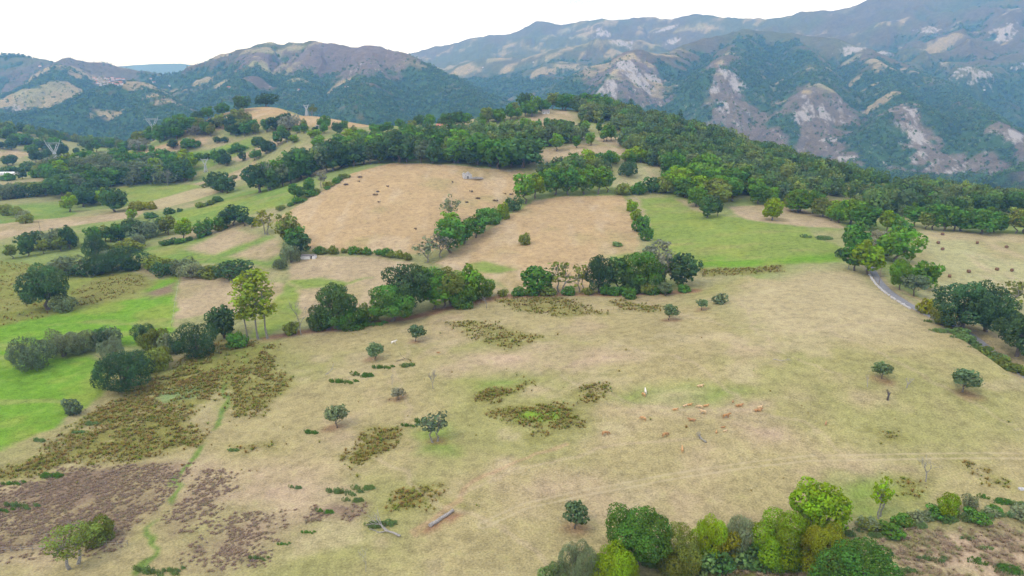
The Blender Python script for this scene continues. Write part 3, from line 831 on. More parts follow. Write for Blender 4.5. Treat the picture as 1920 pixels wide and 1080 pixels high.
class Kind:
    def __init__(s, name, crown, trunk, H, W, leaf): s.name, s.crown, s.trunk, s.H, s.W, s.leaf = name, crown, trunk, H, W, leaf
def dims(me):
    co = np.empty(len(me.vertices) * 3, np.float32); me.vertices.foreach_get('co', co); co = co.reshape(-1, 3)
    return float(np.percentile(co[:, 2], 99.5)), float(np.percentile(np.hypot(co[:, 0], co[:, 1]), 97) * 2)

def make(name, seed, leaf, clumps, th, tr, reach, limbs, bark=M_BARK, per=6.0, **kw):
    c = crown_mesh('crown', seed, clumps, leaf, per, M_LEAF, **{k: v for k, v in kw.items() if k in ('jitter', 'squash', 'cull')})
    t = trunk_mesh('trunk', seed, th, tr, reach, limbs, bark, **{k: v for k, v in kw.items() if k in ('spread', 'stems', 'wobble', 'top')})
    Hh, Ww = dims(c)
    return Kind(name, c, t, Hh, Ww, leaf)

# name -> (near variants, far variants)
KINDS = {}
def variants(key, fn, near, far, close=None):
    KINDS[key] = ([fn(s, near) for s in (1, 2, 3)], [fn(s, far) for s in (1, 2, 3)], [fn(s, close) for s in (1, 2)] if close else [])
variants('oak', lambda s, lf: make('oak_tree', s, lf, blob_clumps(s, 5.6, 7.4, 5.4, 40, 2.0, .30, -.8), 11, .55, 5, 7), .30, .70, .17)
variants('ash', lambda s, lf: make('ash_tree', 20 + s, lf, blob_clumps(20 + s, 4.4, 8.8, 6.0, 44, 1.75, .24, -.9), 13, .42, 4.5, 7, per=6.0), .30, .68, .17)
variants('bush', lambda s, lf: make('bush', 40 + s, lf, blob_clumps(40 + s, 2.6, 1.75, 2.1, 34, 1.05, .22, -.55), 3, .16, 2, 5, stems=4), .17, .40, .085)
variants('willow', lambda s, lf: make('willow_bush', 60 + s, lf, blob_clumps(60 + s, 3.6, 2.2, 2.5, 52, 1.05, .16, -.5), 3.6, .16, 2.6, 6, M_BARK, 6.5, stems=5, squash=.4, jitter=.5), .16, .44, .105)
variants('apple', lambda s, lf: make('apple_tree', 80 + s, lf, blob_clumps(80 + s, 2.3, 3.4, 1.65, 30, .85, .25, -.6, .3), 3.6, .17, 2.2, 8, M_BARK, 4.6, cull=.5), .14, .30)
variants('thin', lambda s, lf: make('thin_tree', 100 + s, lf, blob_clumps(100 + s, 3.4, 7.2, 4.2, 22, 1.15, .4, -.6), 10.5, .26, 4.2, 12, M_PALEBARK, 2.6, cull=.3, spread=.55, stems=2, top=.9), .22, .55, .13)
def poplar(s, lf):
    r = random.Random(s); cl = []
    for i in range(58):
        f = r.random(); z = 10.5 + 18.5 * f; w = 3.8 * math.sin(math.pi * min(.92, .2 + .78 * f)) ** .7 + .3
        a = r.uniform(0, 6.28); q = w * r.uniform(.3, 1)
        cl.append((math.cos(a) * q, math.sin(a) * q, z, r.uniform(.8, 1.5)))
    return make('poplar_tree', 120 + s, lf, cl, 29, .30, 3.2, 9, M_PALEBARK, 4.6, cull=.4, spread=.45, wobble=.012, top=.95)
variants('dome', lambda s, lf: make('round_tree', 180 + s, lf, blob_clumps(180 + s, 4.9, 5.9, 5.2, 80, 1.55, .07, -.62), 9, .4, 4, 6, per=5.5), .30, .68, .16)
variants('poplar', poplar, .34, .6)
variants('pine', lambda s, lf: make('pine_tree', 140 + s, lf, [(math.cos(a) * q, math.sin(a) * q, z, .5 + q * .45) for z in np.linspace(4, 17, 13) for a, q in [(6.28 * (k / 5 + z), (18 - z) * .2) for k in range(5)]], 17, .3, 2, 4, squash=.4), .34, .7)
def bramble(s, lf):
    r = np.random.default_rng(s); cl = []
    for hx_, hy_, hr, nn in [(r.normal() * 1.5, r.normal() * 1.5, r.uniform(.5, 1.1), 12) for _ in range(7)]:
        for _ in range(nn):
            x, y = hx_ + r.normal() * hr * .6, hy_ + r.normal() * hr * .6
            cl.append((x, y, hr * .5 * r.random(), r.uniform(.22, .45)))
    return make('bramble_patch', 160 + s, lf, cl, .5, .03, .4, 4, per=4.5, stems=5, top=.5, jitter=.6)
variants('bramble', bramble, .10, .28)
BARE = [bare_mesh('branches', s, 8, .16, M_DEADWOOD) for s in (3, 5, 8)]

PAL = dict(oak=(.088, .162, .042), dark=(.074, .136, .048), green=(.108, .225, .034), fresh=(.155, .290, .026), lime=(.215, .320, .014),
           yellow=(.280, .290, .018), olive=(.205, .245, .044), willow=(.170, .215, .105), sage=(.235, .275, .140), grey=(.25, .25, .165), poplar=(.300, .380, .040), bramble=(.165, .255, .080), gorse=(.20, .15, .10), apple=(.150, .215, .090))
WORD = dict(oak='dark green', dark='blackish', green='mid green', fresh='fresh green', lime='lime green', apple='soft green',
            yellow='yellowing', olive='olive', willow='grey-green', sage='pale sage', grey='greyish', poplar='yellow-green', bramble='deep green', gorse='brown')
NOUN = dict(dome='round tree', oak='oak', ash='broadleaf tree', bush='bush', willow='willow bush', apple='apple tree', thin='thin tree', poplar='poplar', pine='pine', bramble='bramble patch')
CAT = dict(dome='tree', oak='tree', ash='tree', bush='bush', willow='bush', apple='tree', thin='tree', poplar='tree', pine='tree', bramble='brambles')
OCC = []
REG = []
def plant(kind, tone, u, v, h, w=None, label=None, group=None, at_=None, var=.16):
    """stand one plant where the sightline meets the land; h, w as measured in the photograph"""
    p = site(u, v) if at_ is None else np.array([at_[0], at_[1], float(hgt(at_[0], at_[1]))])
    hm_ = metres(h, p) if at_ is None else h
    near, far, close = KINDS[kind]
    fine = 1.5 * depth(p) / 692.0 * far[0].H / hm_           # leaf size worth showing at this distance
    k = random.choice(far if far[0].leaf < fine * 1.2 else near if near[0].leaf < fine * 1.05 or not close else close)
    wm = (metres(w, p) if at_ is None else w) if w else hm_ * k.W / k.H * random.uniform(.9, 1.1)
    sz, sx = hm_ / k.H, wm / k.W
    sy = sx
    if kind == 'bramble':                       # a low mat: what is seen is mostly its depth on the ground
        sy = max(.35 * sx, hm_ * .95 / k.W * depth(p) / 95.0 * .62); sy *= 1.15; sx *= 1.2; sz = min(2.0, .26 * min(wm, sy * k.W) + .45) / k.H
    root = empty(k.name, (p[0], p[1], float(ground_z(p[0], p[1])) - .05), random.uniform(-.25, .25) if kind == 'bramble' else random.uniform(0, 6.28), (sx * random.uniform(.95, 1.05), sy, sz))
    if kind != 'bramble':
        root.rotation_euler = (random.uniform(-.07, .07), random.uniform(-.07, .07), root.rotation_euler[2]); root.scale = (root.scale[0] * random.uniform(.88, 1.12), root.scale[1], root.scale[2])
    c = obj('crown', k.crown, root); t = obj('trunk', k.trunk, root)
    b = PAL[tone]; f = 1 + random.uniform(-var, var); g = random.uniform(-.06, .06)
    c.color = (b[0] * f * (1 + g), b[1] * f, b[2] * f * (1 - g), 1)
    REG.append((root, group, (p[0], p[1])))
    lab = label or f'{WORD[tone]} {NOUN[kind]}'
    if '{}' in lab: lab = lab.format(f'{WORD[tone]} {NOUN[kind]}')
    tag(root, lab, CAT[kind], group)
    OCC.append((p[0], p[1], wm * .4))
    return root

def row(line, n, h, mix, place, group, jit=2.0, w=1.0):
    """hedgerow: n plants along a line of sights, mix = [(kind, tone), ...]"""
    P = wpoly(line); seg = np.r_[0, np.cumsum(np.linalg.norm(np.diff(P, axis=0), axis=1))]
    for i in range(n):
        s = (i + random.uniform(.2, .8)) / n * seg[-1]
        x = np.interp(s, seg, P[:, 0]) + random.uniform(-jit, jit); y = np.interp(s, seg, P[:, 1]) + random.uniform(-jit, jit)
        k, t = random.choice(mix); p = (x, y, float(hgt(x, y)))
        hh = metres(random.uniform(*h), p); near = KINDS[k][1][0]
        plant(k, t, 0, 0, hh, hh * near.W / near.H * w * random.uniform(.9, 1.25), '{} ' + place, f'{WORD[t]} {NOUN[k]}: {group}', (x, y))

def area(outline, n, h, mix, place, group, w=1.1, gap=1.0):
    P = wpoly(outline); lo, hi = P.min(0), P.max(0); got = []; tries = 0
    while len(got) < n and tries < n * 60:
        tries += 1
        x, y = random.uniform(lo[0], hi[0]), random.uniform(lo[1], hi[1])
        if not inside(np.array([x]), np.array([y]), P)[0]: continue
        k, t = random.choice(mix); p = (x, y, float(hgt(x, y))); hh = metres(random.uniform(*h), p)
        if any((x - a) ** 2 + (y - b) ** 2 < (gap * .32 * (hh + c)) ** 2 for a, b, c in got): continue
        got.append((x, y, hh)); near = KINDS[k][1][0]
        plant(k, t, 0, 0, hh, hh * near.W / near.H * w * random.uniform(.9, 1.2), '{} ' + place, f'{WORD[t]} {NOUN[k]}: {group}', (x, y))

# ---- trees and bushes along the near hedge at the lower right
FH = 'in the bushy hedge below the cattle pasture'
for k, t, u, v, h, w, lab in [
 ('dome','green',1195,1058,122,112,'big dome-shaped green tree, tallest ' + FH),
 ('willow','willow',1082,1100,98,88,'dark grey-green willow at the end of the bushy hedge'),
 ('bush','lime',1150,1104,96,100,'yellow-green bush right of the dark willow ' + FH),
 ('bush','olive',1272,1068,82,90,'olive bush right beside the dome-shaped green tree'),
 ('bush','lime',1330,1040,80,74,'lime green bush ' + FH),
 ('bush','yellow',1354,1046,62,62,'small bright yellow bush in front of the lime green one'),
 ('willow','sage',1378,1036,82,60,'wispy sage willow between two yellow-green bushes'),
 ('bush','lime',1455,1044,88,118,'wide green bush next to the round lime tree'),
 ('dome','lime',1530,1004,108,112,'round lime green tree rising above the bushy hedge'),
 ('bush','yellow',1540,1066,94,96,'tall yellow-olive bush under the round lime tree'),
 ('dome','green',1606,1150,142,150,'large blue-green tree at the corner of the rough bracken ground'),
 ('bush','bramble',1040,1096,44,60,'low dark bush at the tip of the bushy hedge'),
 ('bush','lime',1775,962,40,50,'yellow-green bush on the bramble bank'),
 ('willow','sage',1816,952,30,30,'small sage willow on the bramble bank'),
 ('bush','green',1690,985,26,40,'little green bush on the bramble bank'),
 ('thin','lime',1648,970,80,52,'slim lime green tree with a bare lower trunk'),
 ('apple','apple',1078,992,56,50,'lone apple tree just above the bushy hedge'),
 ('thin','olive',140,1062,92,84,'thin olive tree in the bracken beside the wire fence'),
 ('bush','olive',184,1014,50,62,'round olive bush behind the thin olive tree'),
 # the pasture
 ('apple','apple',780,640,32,36,'dark apple tree on bare red soil near the white cow'),
 ('apple','apple',703,674,32,35,'round apple tree with a short trunk beside bramble mats'),
 ('apple','grey',746,749,22,26,'stunted greyish apple tree with few leaves'),
 ('apple','willow',632,802,44,48,'leaning pale apple tree above the rush clump'),
 ('thin','willow',815,828,60,62,'open-crowned apple tree growing through brambles'),
 ('apple','apple',1254,600,31,30,'small dark apple tree below the row of oaks'),
 ('apple','apple',1315,582,22,24,'tiny apple tree with a bare stem on the upper pasture'),
 ('bush','willow',1350,569,19,30,'low spreading bush on the upper pasture'),
 ('apple','willow',1247,555,26,26,'small apple tree just in front of the oak row'),
 ('apple','apple',1653,710,31,40,'flat-topped apple tree near the charred stump'),
 ('apple','apple',1805,736,43,58,'dark spreading apple tree alone on the right of the pasture'),
 ('bush','olive',983,458,22,22,'single round bush in the middle of a brown field'),
 ('bush','bramble',1157,461,8,20,'low green cushion bush in the brown field'),
 ('bush','willow',137,777,32,38,'small round willow on the edge of the bright green field'),
 # willow bushes and tall trees on the left part of the tree line
 ('willow','willow',60,692,60,84,'big rounded willow bush at the end of the bright green field'),
 ('willow','sage',118,668,50,70,None), ('willow','willow',158,660,42,54,None), ('willow','dark',190,652,40,40,None),
 ('willow','willow',208,650,38,52,None), ('willow','sage',214,676,44,48,'pale willow beside the largest dark willow'),
 ('willow','dark',238,728,74,108,'largest dark willow bush beside the rush marsh'),
 ('bush','olive',288,692,42,74,'olive bush just behind the largest dark willow'),
 ('willow','dark',272,642,40,46,None), ('bush','olive',292,656,42,54,None), ('bush','sage',318,662,36,42,None),
 ('willow','dark',368,668,64,84,'broad dark willow near the foot of the poplars'),
 ('oak','dark',422,634,62,58,'small dark oak left of the poplars'),
 ('bush','green',445,650,30,40,None),
 ('poplar','poplar',464,636,120,46,'yellow-green poplar of the group of three on the field edge'),
 ('poplar','poplar',484,636,138,58,'yellow-green poplar of the group of three on the field edge'),
 ('poplar','poplar',502,635,136,60,'yellow-green poplar of the group of three on the field edge'),
 ('bush','olive',548,626,24,34,'low olive bush between the poplars and the bare tree'),
 # main tree line
 ('oak','oak',632,614,84,80,'dark oak with a stepped crown beside the bare tree'),
 ('bush','oak',600,616,42,52,None), ('bush','green',660,614,40,60,None), ('bush','olive',692,604,36,44,None),
 ('oak','green',735,602,68,92,'broad green tree leaning on the blackish oak'),
 ('oak','dark',770,588,92,88,'tallest blackish oak of the tree line'),
 ('ash','green',812,580,80,70,None), ('ash','olive',848,573,76,74,None), ('ash','fresh',880,564,68,62,None), ('bush','fresh',906,560,48,50,None),
 ('ash','fresh',830,578,66,60,None), ('bush','green',870,574,40,50,None),
 ('dome','green',1008,550,52,60,'round-topped oak standing alone in the thin hedge'),
 ('thin','olive',1052,548,58,48,None), ('thin','olive',1088,547,54,44,None),
 ('oak','dark',1124,548,70,58,None), ('ash','oak',1158,547,64,50,None), ('oak','green',1206,544,74,78,None), ('bush','oak',1182,549,40,40,None),
 ('thin','grey',1240,540,68,48,None), ('oak','dark',1280,538,64,64,'rounded dark oak ending the row below the green field'),
 ('bush','green',1180,560,20,24,None), ('bush','olive',1215,552,24,30,None),
 # hedge between the brown fields
 ('thin','sage',800,492,50,46,None), ('thin','grey',826,484,56,46,None), ('ash','green',846,474,62,54,None), ('thin','sage',847,416,54,46,'pale airy tree standing in the brown field'),
 ('ash','fresh',842,440,42,44,None), ('ash','green',870,458,46,44,None), ('ash','green',892,446,42,40,None), ('ash','green',908,434,44,42,None), ('bush','green',922,420,32,34,None),
 ('bush','lime',943,410,30,28,None), ('willow','dark',963,396,28,36,None), ('ash','fresh',985,382,56,46,None), ('ash','lime',1004,372,46,40,None),
 ('ash','green',1040,366,48,42,None), ('ash','green',1066,366,52,42,None), ('ash','fresh',1096,364,46,42,None), ('ash','fresh',1122,364,50,42,None), ('ash','green',1138,360,42,34,None),
 ('bush','olive',1168,364,20,34,None), ('bush','green',1198,364,24,36,None), ('bush','oak',1226,360,28,38,None), ('bush','olive',1246,362,30,34,None),
 ('bush','lime',1186,396,22,22,None), ('bush','lime',1190,416,24,24,None), ('bush','green',1202,434,30,32,None), ('bush','green',1212,450,24,26,None), ('bush','sage',1216,474,14,22,None),
 ('thin','grey',1238,486,36,52,None),
 # right of the green field
 ('oak','oak',1326,408,42,42,None), ('ash','dark',1346,405,36,20,None), ('dome','lime',1447,413,42,38,'single lime green tree on the strip of pale grass'),
 ('bramble','bramble',1545,448,20,76,'wide bramble thicket at the end of the green field'),
 ('oak','green',1604,480,64,62,None), ('willow','dark',1580,482,18,28,None), ('ash','lime',1628,514,66,66,'lime green tree overhanging the start of the lane'),
 ('ash','green',1602,508,48,50,None), ('oak','fresh',1680,492,66,74,None), ('willow','grey',1648,462,32,44,None), ('ash','green',1690,454,40,40,None), ('willow','willow',1655,482,28,30,None),
 ('dome','fresh',1687,545,58,40,'bright green tree between lane and hay field'), ('oak','fresh',1735,541,52,56,'dark-hearted round tree at the corner of the hay field'),
 ('apple','willow',1713,556,42,42,'small grey-green tree on the lane side'), ('bush','yellow',1735,586,28,34,'small yellow bush on the lane edge'),
 ('oak','dark',1800,616,92,104,'huge blackish oak beside the lane'), ('oak','dark',1850,622,88,92,'huge blackish oak beside the lane'),
 ('bush','olive',1764,606,38,44,None), ('thin','sage',1798,610,40,22,'thin pale birch in front of the huge oaks'),
 ('bush','lime',1888,612,34,66,'bright yellow-green bush right of the huge oaks'), ('oak','dark',1908,662,80,84,'dark oak cut off at the lane bend'),
 ('thin','olive',1895,578,52,64,'airy olive trees on the hay field side'),
 # left fields
 ('oak','dark',92,580,86,90,'great dark oak standing in the marshy meadow'), ('willow','willow',118,584,30,44,'willow bush at the foot of the great dark oak'),
 ('oak','dark',440,422,38,50,'dark oak at the top corner of a small mown field'), ('ash','dark',458,424,26,24,None), ('ash','dark',473,426,20,20,None),
 ('thin','yellow',498,440,46,42,'yellow thin tree beside the brown field'), ('ash','olive',542,458,58,44,None), ('ash','green',556,474,48,46,None), ('willow','willow',545,492,36,38,None), ('ash','dark',566,478,42,40,None), ('willow','willow',526,504,20,34,None),
 ('oak','dark',133,467,46,32,'dark upright oak in the field hedge'), ('willow','dark',180,484,48,46,'tall dark willow behind the marsh hedge'), ('ash','lime',345,450,40,34,'yellow-green tree above the small mown field'),
 ('oak','oak',345,340,42,42,None), ('ash','lime',248,412,20,20,'small yellow tree on the pale track'),
 ('ash','green',402,305,26,16,'single tree standing in a green field on the slope'),
 ('ash','green',552,372,28,24,None), ('oak','oak',564,372,22,20,None), ('ash','green',580,366,32,24,None), ('thin','grey',604,352,32,20,None),
 ('oak','dark',500,198,24,42,'cap of dark trees on the very top of the bare knoll'), ('thin','olive',586,212,22,22,'lone tree standing on the ridge beside a pylon'),
 ('pine','dark',1183,218,32,20,'dark pine standing above the forest edge'), ('pine','dark',1274,238,36,22,'dark pine standing above the forest edge'),
 ]:
    if lab: plant(k, t, u, v, h, w, lab, 'three poplars' if k == 'poplar' else ('huge oaks by the lane' if 'huge' in lab and k == 'oak' else ('pines above the forest' if k == 'pine' else None)))
    else:
        pl_ = ('in the willow clump' if u < 460 and v > 600 else 'in the pasture tree line' if v > 530 and u < 1320 else
               'between the brown fields' if 780 < u < 1260 and v < 500 else 'by the green field' if u > 1260 else
               'left of the brown field')
        plant(k, t, u, v, h, w, '{} ' + pl_, f'{WORD[t]} {NOUN[k]} {pl_}')

G_ = [('ash','green'),('ash','olive'),('oak','oak'),('ash','fresh'),('oak','green')]
L_ = [('ash','green'),('ash','fresh'),('ash','olive'),('oak','fresh'),('oak','green'),('ash','lime'),('dome','olive'),('dome','fresh')]
W_ = [('willow','willow'),('willow','dark'),('willow','sage')]
B_ = [('bush','green'),('bush','oak'),('bush','olive')]
# near hedges
row([(930,556),(1000,553),(1100,551),(1300,546)], 12, (11, 20), [('bush','olive'),('bush','green')], 'under the row of oaks', 'under oaks', 1.2)
row([(585,476),(640,474),(700,477),(770,487)], 12, (9, 16), [('bush','green'),('bush','olive')], 'in the low field hedge', 'low hedge', .8)
row([(120,512),(170,516),(250,505),(330,514),(440,524)], 14, (17, 40), W_ + [('bush','olive'),('bush','oak')], 'in the marsh hedge', 'marsh hedge', 4, 1.15)
row([(0,492),(70,476),(130,470)], 4, (24, 34), [('ash','oak'),('ash','olive')], 'in the hedge beyond the marsh', 'hedge beyond marsh', 2)
row([(195,455),(250,447),(315,436)], 5, (26, 38), [('oak','oak'),('oak','green'),('ash','willow')], 'below the pale track', 'row below track', 2)
row([(205,490),(240,470),(280,455)], 4, (16, 26), [('willow','sage'),('bush','olive')], 'behind the tall dark willow', 'scrub', 2)
row([(370,446),(400,436),(430,424)], 4, (26, 36), [('ash','green'),('ash','olive')], 'beside the small mown field', 'mown edge', 1.5)
area([(90,372),(140,360),(235,372),(232,398),(150,402),(110,392)], 10, (26, 44), [('oak','dark'),('oak','oak'),('willow','dark'),('ash','lime')], 'in the valley copse', 'left copse')
row([(245,395),(262,393),(285,393)], 3, (13, 18), [('willow','dark'),('bush','yellow')], 'by the ploughed strip', 'strip end', 1)
area([(75,345),(110,325),(230,320),(355,318),(352,340),(250,345),(120,365)], 44, (26, 42), [('oak','oak'),('ash','green'),('ash','lime'),('willow','willow'),('oak','green')], 'in the valley tree belt', 'left belt')
row([(404,356),(425,362),(448,358)], 4, (28, 36), [('oak','dark'),('oak','oak')], 'in the slope copse', 'round copse', 1.5)
# the wood behind the big brown field
row([(484,362),(530,350),(575,332),(650,313),(735,303),(860,308),(985,318)], 28, (34, 60), [('oak','dark'),('oak','oak'),('oak','green'),('ash','willow')], 'on the wood edge', 'wood front edge', 4, 1.15)
area([(490,345),(560,318),(650,295),(760,280),(900,285),(1000,300),(985,312),(860,304),(735,298),(650,308),(575,325),(500,352)], 30, (30, 48), G_, 'inside the wood', 'wood inside', 1.15, .8)
# trees round the hilltop and its small fields
row([(690,252),(760,247),(820,243)], 7, (16, 24), G_, 'left of the hilltop houses', 'left of houses', 4)
row([(850,238),(930,233),(1000,215)], 9, (20, 32), G_, 'beyond the hilltop houses', 'right of houses', 5)
row([(965,248),(1040,243),(1100,245)], 7, (14, 22), B_ + G_, 'between hilltop fields', 'hilltop hedges', 3)
area([(1000,205),(1060,200),(1150,206),(1140,218),(1075,208),(1010,212)], 9, (24, 34), G_, 'on the very crest of the hill', 'crest', 1.1, .7)
row([(1020,285),(1080,278),(1150,262),(1110,268)], 6, (22, 34), [('ash','green'),('ash','fresh')], 'beside the upper tan field', 'upper tan field', 3)
row([(1010,350),(1060,338),(1130,330)], 8, (24, 38), L_, 'behind the second brown field', 'behind hedge', 5)
row([(1090,305),(1150,306),(1220,300)], 6, (18, 28), [('ash','olive'),('bush','lime'),('bush','green')], 'below the upper tan field', 'below tan field', 4)
plant('willow', 'dark', 1178, 331, 30, 38, 'round dark bush alone in a small hill pasture')
area([(1250,355),(1260,325),(1330,335),(1420,365),(1475,385),(1370,390),(1310,392)], 26, (32, 50), L_, 'in the light wood', 'light wood', 1.15, .8)
row([(1480,395),(1530,402),(1580,418),(1620,432),(1690,440)], 14, (32, 46), L_, 'behind the pale grass strip', 'row behind strip', 4)
row([(1700,425),(1760,434),(1840,436),(1930,438)], 11, (34, 50), [('ash','green'),('oak','green'),('ash','olive'),('ash','fresh')], 'at the hay field back', 'hay field row', 3, 1.15)
row([(1690,400),(1800,402),(1930,405)], 9, (30, 44), [('oak','oak'),('oak','dark'),('ash','green')], 'behind the hay field row', 'behind hay row', 5)
# left ridge and knoll
row([(235,285),(280,262),(330,245),(380,226),(430,212),(462,206)], 14, (20, 30), [('oak','dark'),('oak','green'),('ash','olive'),('oak','oak')], 'on the knoll shoulder', 'knoll shoulder', 5, 1.2)
row([(250,285),(320,262),(400,252),(480,248),(560,240),(640,246)], 18, (16, 28), [('oak','dark'),('ash','olive'),('oak','green'),('willow','grey')], 'at the knoll foot', 'knoll belt', 5)
row([(280,318),(340,305),(420,290),(490,272)], 9, (7, 16), [('bush','green'),('bush','oak')], 'in the slope hedge', 'slope hedges', 3)
row([(400,310),(450,305),(485,300)], 4, (14, 22), [('ash','green'),('oak','dark')], 'below the green slope field', 'slope edge', 3)
row([(0,312),(60,305),(120,292),(200,282)], 14, (12, 24), [('oak','dark'),('ash','green'),('oak','oak')], 'across the left valley', 'far left valley', 8)
row([(0,340),(50,334),(90,330)], 6, (10, 20), [('oak','dark'),('bush','green')], 'by the valley sheds', 'by sheds', 4)
area([(0,255),(60,262),(130,280),(90,292),(0,280)], 12, (12, 20), [('oak','dark'),('ash','green'),('bush','green')], 'on the low valley hill', 'far left hill', 1.1, .7)
area([(530,265),(600,252),(690,262),(620,285),(560,285)], 8, (14, 20), [('ash','lime'),('ash','fresh')], 'in the young growth', 'young growth', 1.6, .6)

area([(690,250),(760,240),(850,232),(960,225),(985,236),(900,246),(800,250),(720,262)], 14, (16, 26), G_, 'around the hilltop meadows', 'hilltop meadows', 1.1, .7)
area([(930,228),(985,205),(1060,200),(1055,206),(990,226)], 9, (20, 32), G_, 'above the tan hilltop field', 'hilltop copse', 1.1, .7)
row([(960,246),(1060,244),(1130,250),(1175,262)], 8, (14, 24), L_, 'below the tan hilltop field', 'below hilltop field', 3)
row([(945,270),(1040,272),(1095,266)], 7, (14, 24), L_, 'along the little green hill field', 'little green field', 3)
row([(1060,318),(1130,312),(1200,304),(1250,312)], 8, (18, 32), L_, 'under the upper tan field', 'under upper field', 4)
row([(510,262),(560,250),(640,252),(690,258)], 8, (14, 24), [('oak','dark'),('oak','green'),('ash','olive')], 'between knoll and wood', 'knoll and wood', 4)
row([(420,262),(500,246),(545,240)], 6, (20, 28), [('oak','dark'),('ash','green')], 'above the green slope field', 'above slope field', 4)

H_ = [('bush','green'),('bush','oak'),('bush','olive')]
row([(-20,356),(70,348),(120,344)], 9, (6, 11), H_, 'in the low valley hedge', 'low valley hedge', 1.5, 1.3)
row([(515,398),(560,380),(610,356),(650,332)], 12, (6, 12), H_, 'along the brown field side', 'brown field side', 1.2, 1.3)
row([(0,398),(30,405),(55,418)], 5, (14, 22), [('bush','olive'),('bush','sage')], 'in the far meadow corner', 'meadow corner', 2)
row([(290,462),(340,455),(430,424)], 8, (8, 14), H_, 'along the mown field top', 'mown top', 1.2, 1.2)
row([(240,415),(300,405),(380,388),(430,372)], 7, (6, 12), H_, 'along the pale track', 'pale track', 2, 1.2)
row([(120,322),(200,312),(290,300),(350,288)], 14, (9, 20), H_ + [('oak','dark')], 'in the upper valley hedge', 'upper valley hedge', 3, 1.2)
row([(0,325),(60,320),(120,316)], 9, (9, 18), H_ + [('oak','dark')], 'behind the valley sheds', 'behind sheds', 3, 1.2)
row([(380,352),(440,335),(480,318)], 6, (7, 12), H_, 'in the hedge above the slope copse', 'above copse', 2, 1.2)
row([(480,300),(505,285),(540,262)], 5, (16, 26), [('oak','dark'),('ash','green')], 'beside the tan slope strip', 'slope strip', 3)
row([(1790,622),(1830,645),(1880,668),(1935,694)], 11, (10, 17), [('bush','olive'),('bush','bramble')], 'on the bank hiding the lane', 'lane bank', 1.0, 1.3)
row([(1262,1066),(1330,1060),(1420,1050),(1500,1066)], 7, (26, 40), [('bush','oak'),('bush','bramble')], 'low under the bushy hedge', 'low under hedge', 1.0, 1.2)
row([(1560,1010),(1640,992),(1740,978),(1840,966),(1940,958)], 16, (9, 19), [('bush','olive'),('bush','bramble'),('bush','green'),('bush','sage')], 'on the bramble bank', 'bramble bank', 2.2, 1.7)
area([(690,258),(740,268),(860,258),(940,254),(960,275),(860,275),(740,285)], 12, (16, 26), G_, 'below the hilltop meadows', 'below meadows', 1.1, .7)

row([(60,470),(120,462),(200,452),(320,440)], 9, (22, 38), [('oak','dark'),('ash','olive'),('oak','green'),('willow','willow')], 'in the mid valley hedge', 'mid valley hedge', 3, 1.1)
row([(0,374),(60,368),(110,362),(170,352)], 9, (18, 30), [('oak','oak'),('ash','olive'),('willow','willow'),('willow','dark')], 'above the green left meadow', 'above left meadow', 4, 1.1)
row([(290,268),(340,254),(400,244),(470,232)], 11, (18, 30), [('oak','dark'),('oak','green'),('ash','olive')], 'on the lower knoll side', 'lower knoll', 5, 1.15)
row([(200,300),(300,284),(400,270),(440,262)], 10, (10, 18), [('oak','dark'),('bush','green'),('ash','green')], 'between the slope strips', 'slope strips', 3, 1.15)
row([(160,345),(260,345),(370,338)], 9, (18, 30), [('oak','oak'),('ash','green'),('willow','willow')], 'along the belt foot', 'belt foot', 3, 1.1)
# ------------------------------------------------------------------ stuff: one object, plants scattered by nodes
def scatter(name, P, scl, protos, label, cat):
    """protos are meshes; every point carries a random pick, turn and size"""
    me = bpy.data.meshes.new(name); me.from_pydata([tuple(p) for p in P], [], [])
    k = len(P)
    for nm, vals, ty in (('size', scl, 'FLOAT'), ('turn', rng.random(k) * 6.28, 'FLOAT'), ('pick', rng.integers(0, len(protos), k), 'INT')):
        a = me.attributes.new(nm, ty, 'POINT'); a.data.foreach_set('value', np.asarray(vals, np.int32 if ty == 'INT' else np.float32))
    o = obj(name, me)
    ng = bpy.data.node_groups.new(name + '_scatter', 'GeometryNodeTree')
    ng.interface.new_socket('Geometry', in_out='INPUT', socket_type='NodeSocketGeometry')
    ng.interface.new_socket('Geometry', in_out='OUTPUT', socket_type='NodeSocketGeometry')
    n, l = ng.nodes, ng.links
    gi, go = n.new('NodeGroupInput'), n.new('NodeGroupOutput')
    iop = n.new('GeometryNodeInstanceOnPoints'); iop.inputs['Pick Instance'].default_value = True
    join = n.new('GeometryNodeGeometryToInstance')
    for pm_ in protos:
        po = bpy.data.objects.new(name + '_source', pm_)
        oi = n.new('GeometryNodeObjectInfo'); oi.inputs['Object'].default_value = po; oi.inputs['As Instance'].default_value = False
        l.new(oi.outputs['Geometry'], join.inputs[0])
    def named(nm, ty):
        q = n.new('GeometryNodeInputNamedAttribute'); q.data_type = ty; q.inputs['Name'].default_value = nm
        return q.outputs['Attribute']
    cx = n.new('ShaderNodeCombineXYZ'); l.new(named('turn', 'FLOAT'), cx.inputs['Z'])
    l.new(gi.outputs[0], iop.inputs['Points']); l.new(join.outputs[0], iop.inputs['Instance'])
    l.new(named('pick', 'INT'), iop.inputs['Instance Index']); l.new(cx.outputs[0], iop.inputs['Rotation']); l.new(named('size', 'FLOAT'), iop.inputs['Scale'])
    l.new(iop.outputs[0], go.inputs[0])
    md = o.modifiers.new('scatter', 'NODES'); md.node_group = ng
    return tag(o, label, cat, kind='stuff')

